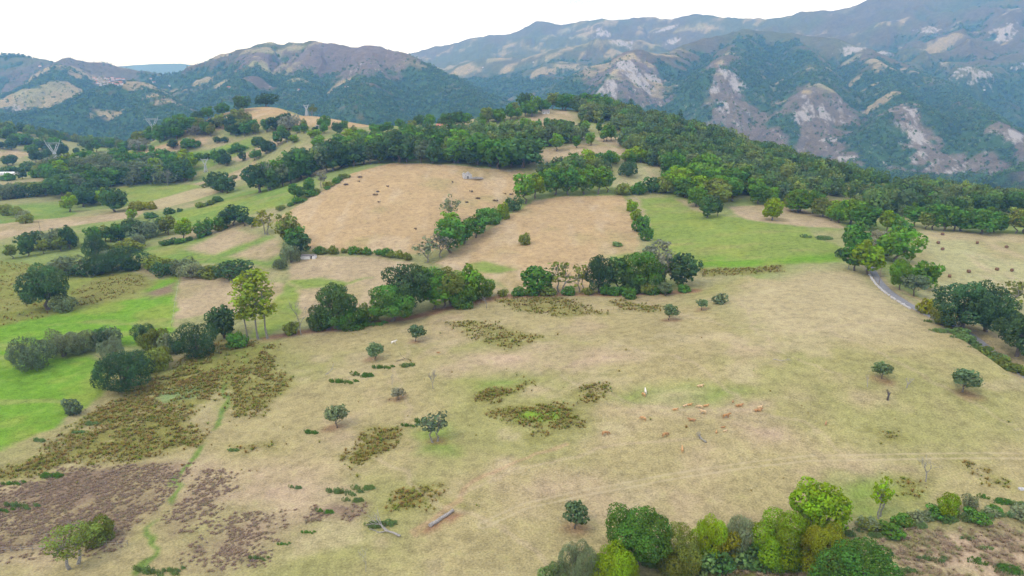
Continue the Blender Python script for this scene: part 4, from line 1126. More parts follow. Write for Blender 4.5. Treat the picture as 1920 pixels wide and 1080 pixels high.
def blades(name, seed, k, h, spread, wid, mat):
    r = np.random.default_rng(seed); V, Q, L = [], [], []
    for i in range(k):
        a = r.random() * 6.28; d = np.array([math.cos(a), math.sin(a), 0]); sd = np.array([-d[1], d[0], 0]) * wid
        b0 = d * r.random() * .18 * spread; m1 = b0 + d * spread * .35 * r.random() + np.array([0, 0, h * (.5 + .3 * r.random())]); e = m1 + d * spread * (.2 + .6 * r.random()) + np.array([0, 0, h * .35 * (r.random() - .2)])
        j = len(V); V += [b0 - sd, b0 + sd, m1 + sd, m1 - sd, e + sd * .3, e - sd * .3]; Q += [(j, j+1, j+2, j+3), (j+3, j+2, j+4, j+5)]; q = r.random(); L += [q, q]
    me = mesh_np(name, V, Q, mat=mat); a = me.attributes.new('leaf', 'FLOAT', 'FACE'); a.data.foreach_set('value', np.array(L, np.float32))
    return me

def fill(outline, dens, edge=2.0, thr=.38):
    P = wpoly(outline); lo, hi = P.min(0), P.max(0); k = int((hi - lo).prod() * dens)
    x, y = rng.uniform(lo[0], hi[0], k), rng.uniform(lo[1], hi[1], k)
    wx_, wy_ = x + (fbm(x / 6, y / 6, 2, 7) - .5) * 6, y + (fbm(x / 6, y / 6, 2, 8) - .5) * 6
    m_ = cover(wx_, wy_, P, edge) * smooth(thr - .1, thr + .15, fbm(x / 5, y / 5, 3, 77)) > rng.random(k)
    return np.c_[x, y][m_]

# rushes
pr = [blades('rush_tuft', s, 26, .62, .55, .035, M_RUSH) for s in range(4)]
xy = np.concatenate([fill(p, d_ * 4.2, 3.0, .36) for p, d_ in RUSHES if d_ > 0])
loose = np.concatenate([fill([(-50,880),(250,690),(560,640),(560,760),(500,900),(0,920)], .012, 8, .2), fill([(560,830),(640,600),(1250,560),(1500,700),(1300,820),(900,830)], .0035, 8, .2),
                        fill([(1000,1000),(1300,800),(1900,700),(2000,900),(1600,950)], .003, 8, .2)])
xy = np.concatenate([xy, loose])
scatter('rush_tufts', np.c_[xy, hgt(xy[:, 0], xy[:, 1]) - .05], (.45 + 1.15 * rng.random(len(xy)) ** 1.7), pr, 'brown and olive rush tufts growing in patches over the pasture', 'rushes')
# bracken
pb = [blades('bracken_frond', 20 + s, 22, .45, .9, .09, M_BRACKEN) for s in range(4)]
xy = np.concatenate([fill(p, 2.6, 9, .33) for p in BRACKENS])
scatter('bracken', np.c_[xy, hgt(xy[:, 0], xy[:, 1]) - .05], rng.uniform(.35, .85, len(xy)), pb, 'low brown dying bracken covering the lower corners', 'bracken')

pd = [blades('dry_tuft', 40 + s, 24, .55, .75, .035, M_STRAW) for s in range(4)]
xy = np.concatenate([fill([(1640,1010),(1800,985),(2000,990),(2100,1200),(1680,1200),(1690,1060)], 2.2, 3, .34), fill([(1240,1085),(1300,1062),(1540,1066),(1570,1120),(1240,1120)], 2.0, 3, .34)])
scatter('dry_grass', np.c_[xy, hgt(xy[:, 0], xy[:, 1]) - .05], rng.uniform(.5, 1.5, len(xy)), pd, 'tangled straw-coloured grass on the rough ground below the hedge', 'dry grass')

# hillside forest on the right of the hill, and scrub filling the hedges
fr = [crown_mesh('forest_crown', 300 + s, blob_clumps(300 + s, 4.3, 6.4, 5.4, 22, 2.1, .3, -.6), .75, 4.5, M_WOOD) for s in range(6)]
FOREST = [[(1075,208),(1150,212),(1250,238),(1330,262),(1420,290),(1550,326),(1690,366),(1640,392),(1480,384),(1400,365),(1310,332),(1240,300),(1190,268),(1110,240)],
          [(1150,262),(1240,296),(1250,318),(1200,305)], [(1660,372),(1940,368),(1940,398),(1700,412),(1600,405)],
          [(500,340),(560,314),(650,290),(720,268),(870,262),(985,285),(1005,305),(985,314),(860,306),(735,300),(650,308),(575,326),(510,352)],
          [(1010,330),(1140,320),(1135,345),(1020,352)], [(985,262),(1100,256),(1090,268),(1000,280)], [(870,262),(960,258),(990,285),(900,282)]]
def crest_fill(outline, dens):
    P = wpoly(outline); lo, hi = P.min(0), P.max(0); k = int((hi - lo).prod() * dens)
    x, y = rng.uniform(lo[0], hi[0], k), rng.uniform(lo[1], hi[1], k)
    m_ = inside(x, y, P); return np.c_[x, y][m_]
xy = np.concatenate([crest_fill(p, .019) for p in FOREST])
back = np.c_[rng.uniform(100, 760, 2600), rng.uniform(640, 1050, 2600)]
Pf = wpoly(FOREST[0]); cr_ = back[:, 1] - np.interp(back[:, 0], [60, 160, 260, 420, 560, 700], [860, 840, 800, 790, 770, 760])
back = back[(cr_ > 0) & (cr_ < 130) & (back[:, 0] < 480)]
xy = np.concatenate([xy, back])
clear = wpoly([(1484,304),(1524,301),(1524,316),(1490,317)]); xy = xy[~inside(xy[:, 0], xy[:, 1], clear)]
glade = fbm(xy[:, 0] / 45, xy[:, 1] / 45, 3, 612); xy = xy[glade < .66]
scatter('hillside_forest', np.c_[xy, hgt(xy[:, 0], xy[:, 1]) - .8], rng.uniform(.55, 1.55, len(xy)) * (1 - .35 * smooth(260, 420, xy[:, 0])), fr, 'dense dark green forest covering the right flank of the hill', 'forest')
# valley scrub out to the mountain foot
k = 5200
x, y = rng.uniform(-1400, 1400, k), rng.uniform(1080, 1700, k)
m_ = np.abs(x) < y * .95
xy = np.c_[x, y][m_]
scatter('valley_woods', np.c_[xy, hgt(xy[:, 0], xy[:, 1]) - 1.5], rng.uniform(.8, 1.4, len(xy)), fr, 'far woods filling the valley behind the hill', 'woods')

# woods on the mountain flanks
fm = [crown_mesh('far_crown', 400 + s, blob_clumps(400 + s, 4.2, 4.6, 4.2, 6, 2.6, .3, -.3), 2.0, 3.6, M_MWOOD) for s in range(4)]
rr_, cc_ = mx.shape
w_ = (wood > .45) & (my > 1300) & (my < 4600) & (np.abs(mx / my) < .85)
area_w = np.gradient(my, axis=0) * np.gradient(mx, axis=1)
pw = (wood * area_w * w_ / np.maximum(1, my / 2600) ** 1.0).ravel(); pw = pw / pw.sum()
k = 60000
idx = rng.choice(pw.size, k, p=pw)
x = mx.ravel()[idx] + rng.uniform(-.5, .5, k) * 8; y = my.ravel()[idx] + rng.uniform(-.5, .5, k) * np.gradient(my, axis=0).ravel()[idx]
scatter('mountain_woods', np.c_[x, y, mountain_z(x, y) - 1.5], rng.uniform(.7, 1.35, k) * (1 + .25 * smooth(2600, 4200, y)), fm, 'blue-hazed woods covering the lower mountain flanks', 'woods')
# scattered bushes and hedges on the mountain meadows
k = 5000
pw = ((1 - wood) * area_w * (my > 1700) * (my < 4600) * (np.abs(mx / my) < .85) * smooth(260, 60, mz) * (.05 + smooth(.55, .7, q3) + .6 * smooth(.52, .6, ridged(mx / 180, my / 120, 2, 500)))).ravel(); pw /= pw.sum()
idx = rng.choice(pw.size, k, p=pw)
x = mx.ravel()[idx] + rng.uniform(-4, 4, k); y = my.ravel()[idx] + rng.uniform(-4, 4, k)
scatter('mountain_scrub', np.c_[x, y, mountain_z(x, y) - 1], rng.uniform(.35, .9, k), fm, 'scattered bushes and hedges dotting the mountain meadows', 'scrub')
# ------------------------------------------------------------------ brambles, gorse, dead trees
for u, v, w, h, pl_ in [
 (100,895,52,16,'at the top edge of the bracken'),(36,950,72,18,'at the side of the bracken'),(2,958,44,14,'at the side of the bracken'),(22,908,44,12,'at the side of the bracken'),
 (483,1048,42,18,'beside the lower bracken'),(285,1074,96,30,'where the green ditch ends'),(322,1070,40,20,'where the green ditch ends'),(530,1021,26,9,'beside the lower bracken'),(576,999,28,7,'beside the lower bracken'),
 (640,924,74,20,'above the fallen dead tree'),(692,917,62,18,'above the fallen dead tree'),(672,940,54,14,'above the fallen dead tree'),(618,962,48,12,'above the fallen dead tree'),(722,986,66,24,'around the fallen dead tree'),
 (640,717,54,11,'below the round apple tree'),(690,706,62,13,'below the round apple tree'),(715,690,42,11,'below the round apple tree'),(768,687,30,10,'below the round apple tree'),
 (802,794,60,24,'under the open-crowned apple tree'),(765,799,34,10,'under the open-crowned apple tree'),(586,813,34,10,'near the leaning pale apple tree'),(560,916,36,11,'near the bracken'),(440,846,26,9,'near the rush marsh'),
 (176,797,36,11,'along the bright green field'),(150,812,24,8,'along the bright green field'),(75,828,30,10,'along the bright green field'),
 (690,611,64,10,'on the red soil under the oaks'),(654,616,42,9,'on the red soil under the oaks'),
 (1775,624,54,12,'along the lane side'),(1832,652,44,12,'along the lane side'),(1862,666,34,10,'along the lane side'),(1897,680,54,16,'along the lane side'),(1800,634,44,10,'along the lane side'),(1742,603,28,9,'along the lane side'),
 (1588,1003,76,24,'on the rough bank'),(1640,1006,66,22,'on the rough bank'),(1720,988,84,24,'on the rough bank'),(1780,978,84,24,'on the rough bank'),(1840,973,84,26,'on the rough bank'),(1902,968,74,24,'on the rough bank'),(1602,1034,64,22,'on the rough bank'),(1880,943,74,18,'on the rough bank'),(1912,948,44,14,'on the rough bank'),
 (1240,1064,74,22,'under the bushy hedge'),(1312,1066,74,22,'under the bushy hedge'),(1400,1056,84,24,'under the bushy hedge'),(1470,1064,64,20,'under the bushy hedge'),(1500,1072,60,20,'under the bushy hedge'),
 (1890,1072,120,36,'in the rough ground'),(1820,1012,34,9,'in the rough ground'),(1852,1030,30,9,'in the rough ground'),(1740,1050,60,14,'in the rough ground'),(1700,1075,60,14,'in the rough ground'),
 (1020,540,0,0,None)]:
    if pl_: plant('bramble', random.choice(['bramble', 'bramble', 'green']), u, v, h, w, '{} ' + pl_, 'bramble patch ' + pl_)
for u, v in [(676,333),(674,341),(728,350),(709,360),(703,366),(710,379),(885,360),(876,380),(897,373),(928,377),(963,336),(849,342),(780,430),(948,364),(958,365),(925,396),(620,350),(650,347)]:
    plant('bramble', 'gorse', u, v, 3, random.uniform(5, 10), 'low brown gorse clump in the big brown field', 'gorse clumps')

def dead(u, v, h, w, label, mesh, mat=None, lean=0, cat='dead tree', group=None, name='dead_tree'):
    p = site(u, v); hm_, wm = metres(h, p), metres(w, p); hh, ww = dims(mesh)
    o = obj(name, mesh); o.location = (p[0], p[1], float(ground_z(p[0], p[1])) - .05); o.scale = (wm / ww, wm / ww, hm_ / hh)
    o.rotation_euler = (0, lean, random.uniform(0, 6.28)); return tag(o, label, cat, group)
def bare(seed, h, r, lev, mat=None, **k): return bare_mesh('branches', seed, h, r, mat or M_DEADWOOD, lev, **k)
dead(565, 628, 70, 54, 'bare grey tree beside the stepped dark oak', bare(31, 14, .3, 5, M_PALEBARK))
dead(1735, 903, 54, 44, 'leafless tree on the dry pasture above the bramble bank', bare(33, 8, .16, 5))
dead(812, 729, 36, 22, 'dead grey tree with hanging twigs in mid pasture', bare(35, 6, .17, 5, keep=4, spread=.45))
dead(912, 578, 24, 22, 'small white dead tree below the tree line', bare(37, 4, .14, 4, M_PALEBARK))
dead(315, 349, 32, 26, 'pale leafless tree in front of the left tree belt', bare(39, 12, .3, 5, M_PALEBARK))
dead(686, 1072, 56, 34, 'faint bare sapling on the lower pasture', bare(41, 5, .07, 5))
dead(1664, 750, 22, 9, 'charred upright stump with broken limbs', bare(43, 4, .3, 2, M_CHAR, spread=.5))
dead(1700, 727, 22, 18, 'small broken dead tree behind the charred stump', bare(45, 3.5, .16, 3))
dead(1626, 726, 24, 16, 'leaning dead stem beside the flat-topped apple tree', bare(47, 4, .15, 3, lean=.6))
dead(503, 358, 56, 26, 'white leafless tree at the corner of the wood', bare(49, 18, .4, 5, M_PALEBARK, spread=.4))
dead(735, 722, 24, 14, 'dead sapling above the stunted apple tree', bare(51, 3, .08, 4))
dead(1590, 505, 24, 20, 'bare bush by the start of the lane', bare(53, 4, .1, 4))

# fallen wood
def fallen(u, v, L, label, seed, mat, az, lev=3, r0=.2, name='fallen_branch', cat='fallen branch', tilt=1.42):
    p = site(u, v); Lm = metres(L, p); me = bare_mesh('fallen', seed, Lm, r0, mat, lev, spread=.6)
    o = obj(name, me); zz = float(ground_z(p[0], p[1]))
    o.rotation_euler = Matrix.Rotation(az, 3, 'Z').to_euler(); o.rotation_euler = (Matrix.Rotation(az, 3, 'Z') @ Matrix.Rotation(tilt, 3, 'Y')).to_euler()
    o.location = (p[0], p[1], zz + r0 * .9); return tag(o, label, cat)
fallen(1322, 829, 30, 'bleached forked branch lying among the cows', 61, M_PALEBARK, 2.1, 3, .22)
fallen(1452, 674, 34, 'thin bleached branch lying on the dry slope', 62, M_DEADWOOD, -.5, 3, .12)
fallen(748, 1006, 80, 'fallen dead tree with pale branches in brambles', 63, M_DEADWOOD, 2.75, 4, .26, 'fallen_tree', 'fallen tree')
fallen(612, 702, 30, 'pale twisted branch beside bramble mats', 64, M_DEADWOOD, 1.0, 3, .1)
fallen(770, 675, 30, 'dark fallen branch near the round apple tree', 65, M_CHAR, 3.0, 3, .1)
a_, b_ = site(806, 988), site(850, 959)
V, Q = [], []; n_ = 9
for_pts = [tuple(a_ + (b_ - a_) * i / n_ + np.array([0, .1 * math.sin(i * 1.7), .30 + .05 * math.sin(i * 2.3)])) for i in range(n_ + 1)]
tube(V, Q, for_pts, [.46, .42, .43, .40, .41, .37, .38, .35, .36, .33], 12)
c0 = Vector(for_pts[0]); Vl = [tuple(Vector(v) - c0) for v in V]
me = bpy.data.meshes.new('log'); me.from_pydata(Vl, [], Q + [tuple(range(11, -1, -1)), tuple(range(len(V) - 12, len(V)))]); me.materials.append(M_DEADWOOD)
for p_ in me.polygons: p_.use_smooth = len(p_.vertices) == 4
lg = obj('fallen_log'  , me); lg.location = c0; tag(lg, 'long grey fallen log lying on bare red soil', 'log')
for i, (k_, rr) in enumerate(((3, .10), (6, .08))):
    V, Q = [], []; q0 = Vector(for_pts[k_]) - c0
    tube(V, Q, [q0, q0 + Vector((.3 - .5 * i, .1, .55)), q0 + Vector((.45 - .8 * i, .2, .8))], [rr, rr * .8, rr * .5], 6)
    obj('branch_stub', mesh_np('stub', [tuple(v) for v in V], Q, mat=M_DEADWOOD, smooth_=True), lg)

# ------------------------------------------------------------------ cattle
def skin_body(name, verts, edges, radii, mat):
    me = bpy.data.meshes.new(name); me.from_pydata(verts, edges, [])
    o = bpy.data.objects.new(name, me); COL.objects.link(o)
    sk = o.modifiers.new('skin', 'SKIN'); sk.use_smooth_shade = True
    ss = o.modifiers.new('sub', 'SUBSURF'); ss.levels = 1; ss.render_levels = 1
    for i, r in enumerate(radii):
        d_ = me.skin_vertices[0].data[i]; d_.radius = r if isinstance(r, tuple) else (r, r); d_.use_root = i == 0
    dg = bpy.context.evaluated_depsgraph_get(); ev = o.evaluated_get(dg)
    out_ = bpy.data.meshes.new_from_object(ev); bpy.data.objects.remove(o)
    out_.name = name; out_.materials.clear(); out_.materials.append(mat)
    return out_
def cow(pose):
    dz = 0 if pose != 'lying' else -.62
    v = [(-.75, 0, 1.12 + dz), (0, 0, 1.05 + dz), (.6, 0, 1.08 + dz)]; r = [(.30, .33), (.34, .38), (.29, .35)]
    if pose == 'grazing': v += [(1.0, 0, .98), (1.28, 0, .52), (1.45, 0, .14)]
    else: v += [(1.0, 0, 1.30 + dz), (1.28, 0, 1.48 + dz), (1.62, 0, 1.30 + dz)]
    r += [.2, .15, .09]; e = [(0, 1), (1, 2), (2, 3), (3, 4), (4, 5)]
    def chain(root, pts, rad):
        last = root
        for p, q in zip(pts, rad): v.append(p); r.append(q); e.append((last, len(v) - 1)); last = len(v) - 1
    for s in (-1, 1):
        if pose == 'lying':
            chain(2, [(.75, s * .28, .28), (1.05, s * .3, .12), (.75, s * .34, .08)], [.14, .08, .06])
            chain(0, [(-.55, s * .38, .28), (-.25, s * .46, .14), (-.6, s * .5, .08)], [.2, .1, .06])
        else:
            chain(2, [(.62, s * .2, .72), (.65, s * .2, .40), (.62, s * .2, .04)], [.13, .075, .06])
            chain(0, [(-.62, s * .22, .72), (-.86, s * .22, .46), (-.80, s * .22, .04)], [.18, .085, .06])
        hx_, hz_ = v[4][0], v[4][2]
        chain(4, [(hx_ - .05, s * .2, hz_ + .08)], [.045])
    chain(0, [(-1.05, 0, 1.12 + dz), (-1.12, 0, max(.15, .62 + dz))], [.05, .03])
    return skin_body('cow_body', v, e, r, M_COW)
M_COW = simple_mat('hide', (.8, .8, .8), var=.25, scale=1.4, bump=.1, tint=True)
COWS = {p: cow(p) for p in ('standing', 'grazing', 'lying')}
ORANGE, TANC, CREAM = (.52, .28, .12), (.68, .38, .16), (.78, .54, .30)
for u, v, pose, c, az, s, lab in [
 (1210,738,'standing',(.95,.86,.74),1.5,1.05,'white cow standing on the green ring of grass'),(1207,743,'grazing',TANC,1.9,.95,'tan cow just below the white cow'),
 (1312,725,'lying',CREAM,.1,1,'cream cow resting on the rim of the green ring'),(1265,769,'lying',TANC,.1,.8,'tan calf lying flat left of the resting herd'),(1284,762,'lying',CREAM,.5,.8,'cream calf lying in the resting herd'),
 (1292,760,'lying',TANC,.3,.8,'tan calf lying in the resting herd beside a cream calf'),(1312,766,'grazing',CREAM,2.6,.95,'cream cow grazing in the resting herd'),(1323,762,'lying',TANC,.2,.85,'tan calf lying right of the cream grazing cow'),
 (1318,776,'standing',CREAM,2.8,1,'cream cow standing just below the resting herd'),(1385,762,'lying',ORANGE,.1,1.1,'orange cow resting on the bare patch'),(1374,754,'lying',ORANGE,1.1,.55,'small dark calf above the orange resting cow'),
 (1420,771,'lying',ORANGE,.1,1.15,'orange cow resting farthest along the bare patch'),(1424,765,'lying',CREAM,.4,.9,'cream cow resting behind the orange one'),(1206,788,'grazing',TANC,2.4,1,'tan cow grazing alone below the white cow'),
 (1298,789,'lying',ORANGE,3.0,1.05,'orange cow resting between the herd and the bleached branch'),(1361,784,'standing',(.5,.26,.10),.2,1.1,'brown cow standing above the calves'),(1135,816,'grazing',ORANGE,.2,1.1,'orange cow grazing farthest out by the rushes'),
 (1247,819,'grazing',ORANGE,.5,1.1,'orange cow grazing left of the bleached branch'),(1279,847,'standing',TANC,1.4,.95,'tan cow seen from behind near the tracks'),(1355,802,'lying',ORANGE,.1,.6,'orange calf right of the bleached branch'),
 (1359,809,'lying',CREAM,.3,.6,'cream calf right of the bleached branch'),(1343,811,'lying',TANC,1.2,.6,'tan calf right of the bleached branch'),(1548,797,'standing',ORANGE,1.0,.7,'lone orange calf away from the herd'),
 (738,645,'standing',(.95,.88,.78),.4,1.1,'white cow near the dark apple tree'),(821,662,'lying',ORANGE,-.3,.7,'red calf lying below the dark apple tree'),(891,241,'standing',(.05,.04,.035),.2,1.1,'black cow in the hilltop meadow beside the houses')]:
    p = site(u, v); o = obj('cow', COWS[pose]); o.location = (p[0], p[1], float(ground_z(p[0], p[1]))); o.rotation_euler = (0, 0, az); o.scale = (s * .87,) * 3
    o.color = (*c, 1); tag(o, lab, 'cow', 'cattle on the pasture')

# ------------------------------------------------------------------ hay bales
me = bpy.data.meshes.new('hay_bale'); bm = bmesh.new()
bmesh.ops.create_cone(bm, cap_ends=True, segments=18, radius1=.75, radius2=.75, depth=1.3, matrix=Matrix.Translation((0, 0, .72)) @ Matrix.Rotation(math.pi / 2, 4, 'Y'))
bmesh.ops.bevel(bm, geom=[e for e in bm.edges if len(e.link_faces) == 2 and e.calc_face_angle() > 1], offset=.1, segments=2, affect='EDGES')
bm.to_mesh(me); bm.free(); me.materials.append(simple_mat('old_hay', (.20, .115, .065), var=.4, scale=5, bump=.8))
for i, (u, v) in enumerate([(1767,441),(1759,457),(1767,469),(1832,457),(1887,465),(1816,511),(1869,507),(1897,509),(1780,520)]):
    p = site(u, v); o = obj('hay_bale', me); o.location = (p[0], p[1], p[2] - .03); o.rotation_euler = (0, 0, i * 1.9); tag(o, 'brown round hay bale on the hay field', 'hay bale', 'hay bales on the field'); REG.append((o, 'hay bales on the field', (p[0], p[1])))

# ------------------------------------------------------------------ buildings
M_STONE = simple_mat('limestone', (.50, .48, .46), var=.35, scale=2.5, bump=.8)
M_WHITE = simple_mat('whitewash', (.72, .70, .68), var=.12, scale=1.5, bump=.1)
M_TILE = simple_mat('roof_tiles', (.46, .16, .09), var=.3, scale=3, bump=.5)
M_PINKTILE = simple_mat('new_roof_tiles', (.52, .19, .15), var=.2, scale=3, bump=.4)
M_SLATE = simple_mat('grey_roof', (.25, .22, .21), var=.3, scale=3, bump=.5)
M_DARK = simple_mat('dark_opening', (.03, .028, .026), var=.2, bump=0)
M_STEEL = simple_mat('galvanised_steel', (.55, .56, .58), rough=.6, var=.1, bump=0)
M_TIMBER = simple_mat('timber', (.22, .17, .12), var=.3, scale=6, bump=.4)
def box(name, lo, hi, mat, parent=None):
    x0, y0, z0 = lo; x1, y1, z1 = hi
    me = bpy.data.meshes.new(name); me.from_pydata([(x0,y0,z0),(x1,y0,z0),(x1,y1,z0),(x0,y1,z0),(x0,y0,z1),(x1,y0,z1),(x1,y1,z1),(x0,y1,z1)], [], [(0,3,2,1),(4,5,6,7),(0,1,5,4),(1,2,6,5),(2,3,7,6),(3,0,4,7)])
    me.materials.append(mat); return obj(name, me, parent)
def house(u, v, L, Wd, Hw, Hr, az, wall, roof, label, group=None, at_=None, parts=True, name='house'):
    p = site(u, v) if at_ is None else at_
    root = empty(name, (p[0], p[1], p[2] - .3), az); l2, w2 = L / 2, Wd / 2
    me = bpy.data.meshes.new('wall'); me.from_pydata([(-l2,-w2,0),(l2,-w2,0),(l2,w2,0),(-l2,w2,0),(-l2,-w2,Hw),(l2,-w2,Hw),(l2,w2,Hw),(-l2,w2,Hw),(-l2,0,Hw+Hr),(l2,0,Hw+Hr)], [], [(0,1,5,4),(2,3,7,6),(1,2,6,9,5),(3,0,4,8,7),(0,3,2,1)])
    me.materials.append(wall); obj('wall', me, root)
    o = .45; t = .16; sl = Hr / w2; ey = w2 + o; ez = Hw - o * sl
    V = [(-l2-o,-ey,ez+.05),(l2+o,-ey,ez+.05),(l2+o,0,Hw+Hr+.05),(-l2-o,0,Hw+Hr+.05),(l2+o,ey,ez+.05),(-l2-o,ey,ez+.05)]; V += [(a, b, c + t) for a, b, c in V]
    me = bpy.data.meshes.new('roof'); me.from_pydata(V, [], [(3,2,1,0),(5,4,2,3),(6,7,8,9),(9,8,10,11),(0,1,7,6),(4,5,11,10),(1,2,8,7),(2,4,10,8),(3,0,6,9),(5,3,9,11)]); me.materials.append(roof); obj('roof', me, root)
    if parts:
        box('door', (-.5, -w2 - .06, 0), (.5, -w2 + .05, 2.1), M_TIMBER, root)
        for x in (-l2 * .6, l2 * .6): box('window', (x - .5, -w2 - .05, 1.1), (x + .5, -w2 + .05, 2.2), M_DARK, root)
    return tag(root, label, 'house' if name == 'house' else name.split('_')[-1], group)
house(836, 231, 12, 8, 4.2, 2.2, .15, M_WHITE, M_TILE, 'hilltop house with an orange-red tiled roof')
house(829, 241, 11, 7, 3.0, 2.0, -.2, M_WHITE, M_PINKTILE, 'hilltop house with a pink tiled roof in front of its neighbour')
house(1023, 213, 8, 6, 3.0, 1.6, .1, M_WHITE, M_SLATE, 'white hut on the hill crest')
house(981, 289, 7, 5, 3.0, 2.2, .5, M_STONE, M_SLATE, 'small old stone hut among trees below the hilltop')
house(602, 242, 10, 7, 2.2, 2.2, -.1, M_STONE, M_SLATE, 'grey-roofed barn at the end of the bare knoll')
house(14, 327, 16, 7, 2.0, 1.2, .1, M_WHITE, M_WHITE, 'long white-roofed shed in the left valley', 'white sheds', name='farm_shed')
house(34, 327, 10, 7, 2.0, 1.2, .0, M_WHITE, M_WHITE, 'short white-roofed shed in the left valley', 'white sheds', name='farm_shed')
# low white shed in the hedge corner
p = site(577, 486); sh = empty('animal_shed', (p[0], p[1], p[2] - .15), -.08); tag(sh, 'low white-walled shed with a dark doorway in the hedge corner', 'shed')
box('wall', (-4, 2.2, 0), (4, 2.5, 2.1), M_WHITE, sh); box('wall', (-4, -.2, 0), (1.4, .1, 1.7), M_WHITE, sh); box('wall', (2.5, -.2, 0), (4, .1, 1.9), M_WHITE, sh)
box('wall', (-4.3, -.2, 0), (-4.002, 2.5, 1.9), M_WHITE, sh); box('wall', (4.002, -.2, 0), (4.3, 2.5, 2.2), M_WHITE, sh); box('roof', (-4.5, .3, 2.12), (4.5, 2.8, 2.24), M_SLATE, sh); box('doorway', (1.402, 1.2, 0), (2.498, 1.3, 1.7), M_DARK, sh)  # doorway is a near-black sheet painting the shade inside the shed
# ruined stone hut and its rubble
p = site(876, 334); ru = empty('stone_ruin', (p[0], p[1], p[2] - .2), .35); tag(ru, 'roofless white stone ruin at the top of the big brown field', 'ruin')
def ruin_wall(prof, axis, off_, th, mat=M_STONE):
    me = bpy.data.meshes.new('wall'); k = len(prof); V = []
    for s in (0, th):
        for a, z in prof: V.append((a, off_ + s, z) if axis == 'x' else (off_ + s, a, z))
    me.from_pydata(V, [], [tuple(range(k)), tuple(range(2 * k - 1, k - 1, -1))] + [(i, i + k, (i + 1) % k + k, (i + 1) % k) for i in range(k)]); me.materials.append(mat); return obj('wall', me, ru)
ruin_wall([(-3,0),(-.6,0),(-.6,2.0),(.4,2.0),(.4,0),(3,0),(3,3.2),(2.2,3.6),(1.0,4.6),(0,5.4),(-1.2,4.7),(-2.2,3.7),(-3,3.1)], 'x', -2.6, .6)
ruin_wall([(-3,0),(3,0),(3,2.0),(2.0,2.6),(.8,2.3),(-.5,3.4),(-1.8,4.2),(-3,3.4)], 'x', 2.2, .6)
ruin_wall([(-1.99,0),(2.19,0),(2.19,3.0),(1.2,3.2),(-.5,2.9),(-1.99,3.1)], 'y', -2.99, .6); ruin_wall([(-1.99,0),(2.19,0),(2.19,1.8),(.8,1.2),(-.5,2.1),(-1.99,2.9)], 'y', 2.39, .6)
box('doorway', (-.598, -2.2, 0), (.398, -2.1, 1.98), M_DARK, ru)  # near-black sheet set in the gap, standing in for shade within
V, Fc = [], []
for i in range(260):
    a, q = random.gauss(0, 1), random.gauss(0, 1); c = Vector((6.5 + a * 2.4, -1.5 + q * 1.6, max(.0, .9 * math.exp(-(a * a + q * q) / 1.2)) * random.random())); s = random.uniform(.15, .45); R_ = Matrix.Rotation(random.random() * 6, 3, Vector((random.random(), random.random(), random.random() + .01)))
    b0 = len(V)
    for x in (-1, 1):
        for y in (-1, 1):
            for z in (-1, 1): V.append(tuple(c + R_ @ Vector((x * s, y * s * .8, z * s * .6)) * random.uniform(.8, 1.1)))
    Fc += [tuple(b0 + k for k in f) for f in ((0,1,3,2),(4,6,7,5),(0,4,5,1),(2,3,7,6),(0,2,6,4),(1,5,7,3))]
me = bpy.data.meshes.new('rubble'); me.from_pydata(V, [], Fc); me.materials.append(simple_mat('tumbled_stone', (.34, .31, .28), var=.4, scale=2, bump=.6)); rb = obj('stone_rubble', me); rb.location = (p[0], p[1], p[2]); rb.rotation_euler = (0, 0, .1); tag(rb, 'heap of tumbled stones beside the roofless ruin', 'rubble', kind='stuff')
# far village and farmsteads on the mountain side
VILL = [(176 + (i * 37) % 52, 149 + (i * 23) % 15) for i in range(22)] + [(289,157),(318,163),(283,150),(430,168),(560,172),(650,165),(880,133),(1845,172),(905,128),(76,128),(232,152),(1000,118)]
for i, (u, v) in enumerate(VILL):
    s = msite(u, v); z = float(mountain_z(np.array([s[0]]), np.array([s[1]]))[0])
    house(0, 0, 13, 9, 5, 2.6, i * .9, M_WHITE, M_TILE, 'tiny white house with red roof in the far mountain village' if i < 22 else 'tiny white farmhouse alone on the far mountain side', 'far village houses' if i < 22 else 'far farmhouses', (s[0], s[1], z), parts=False)

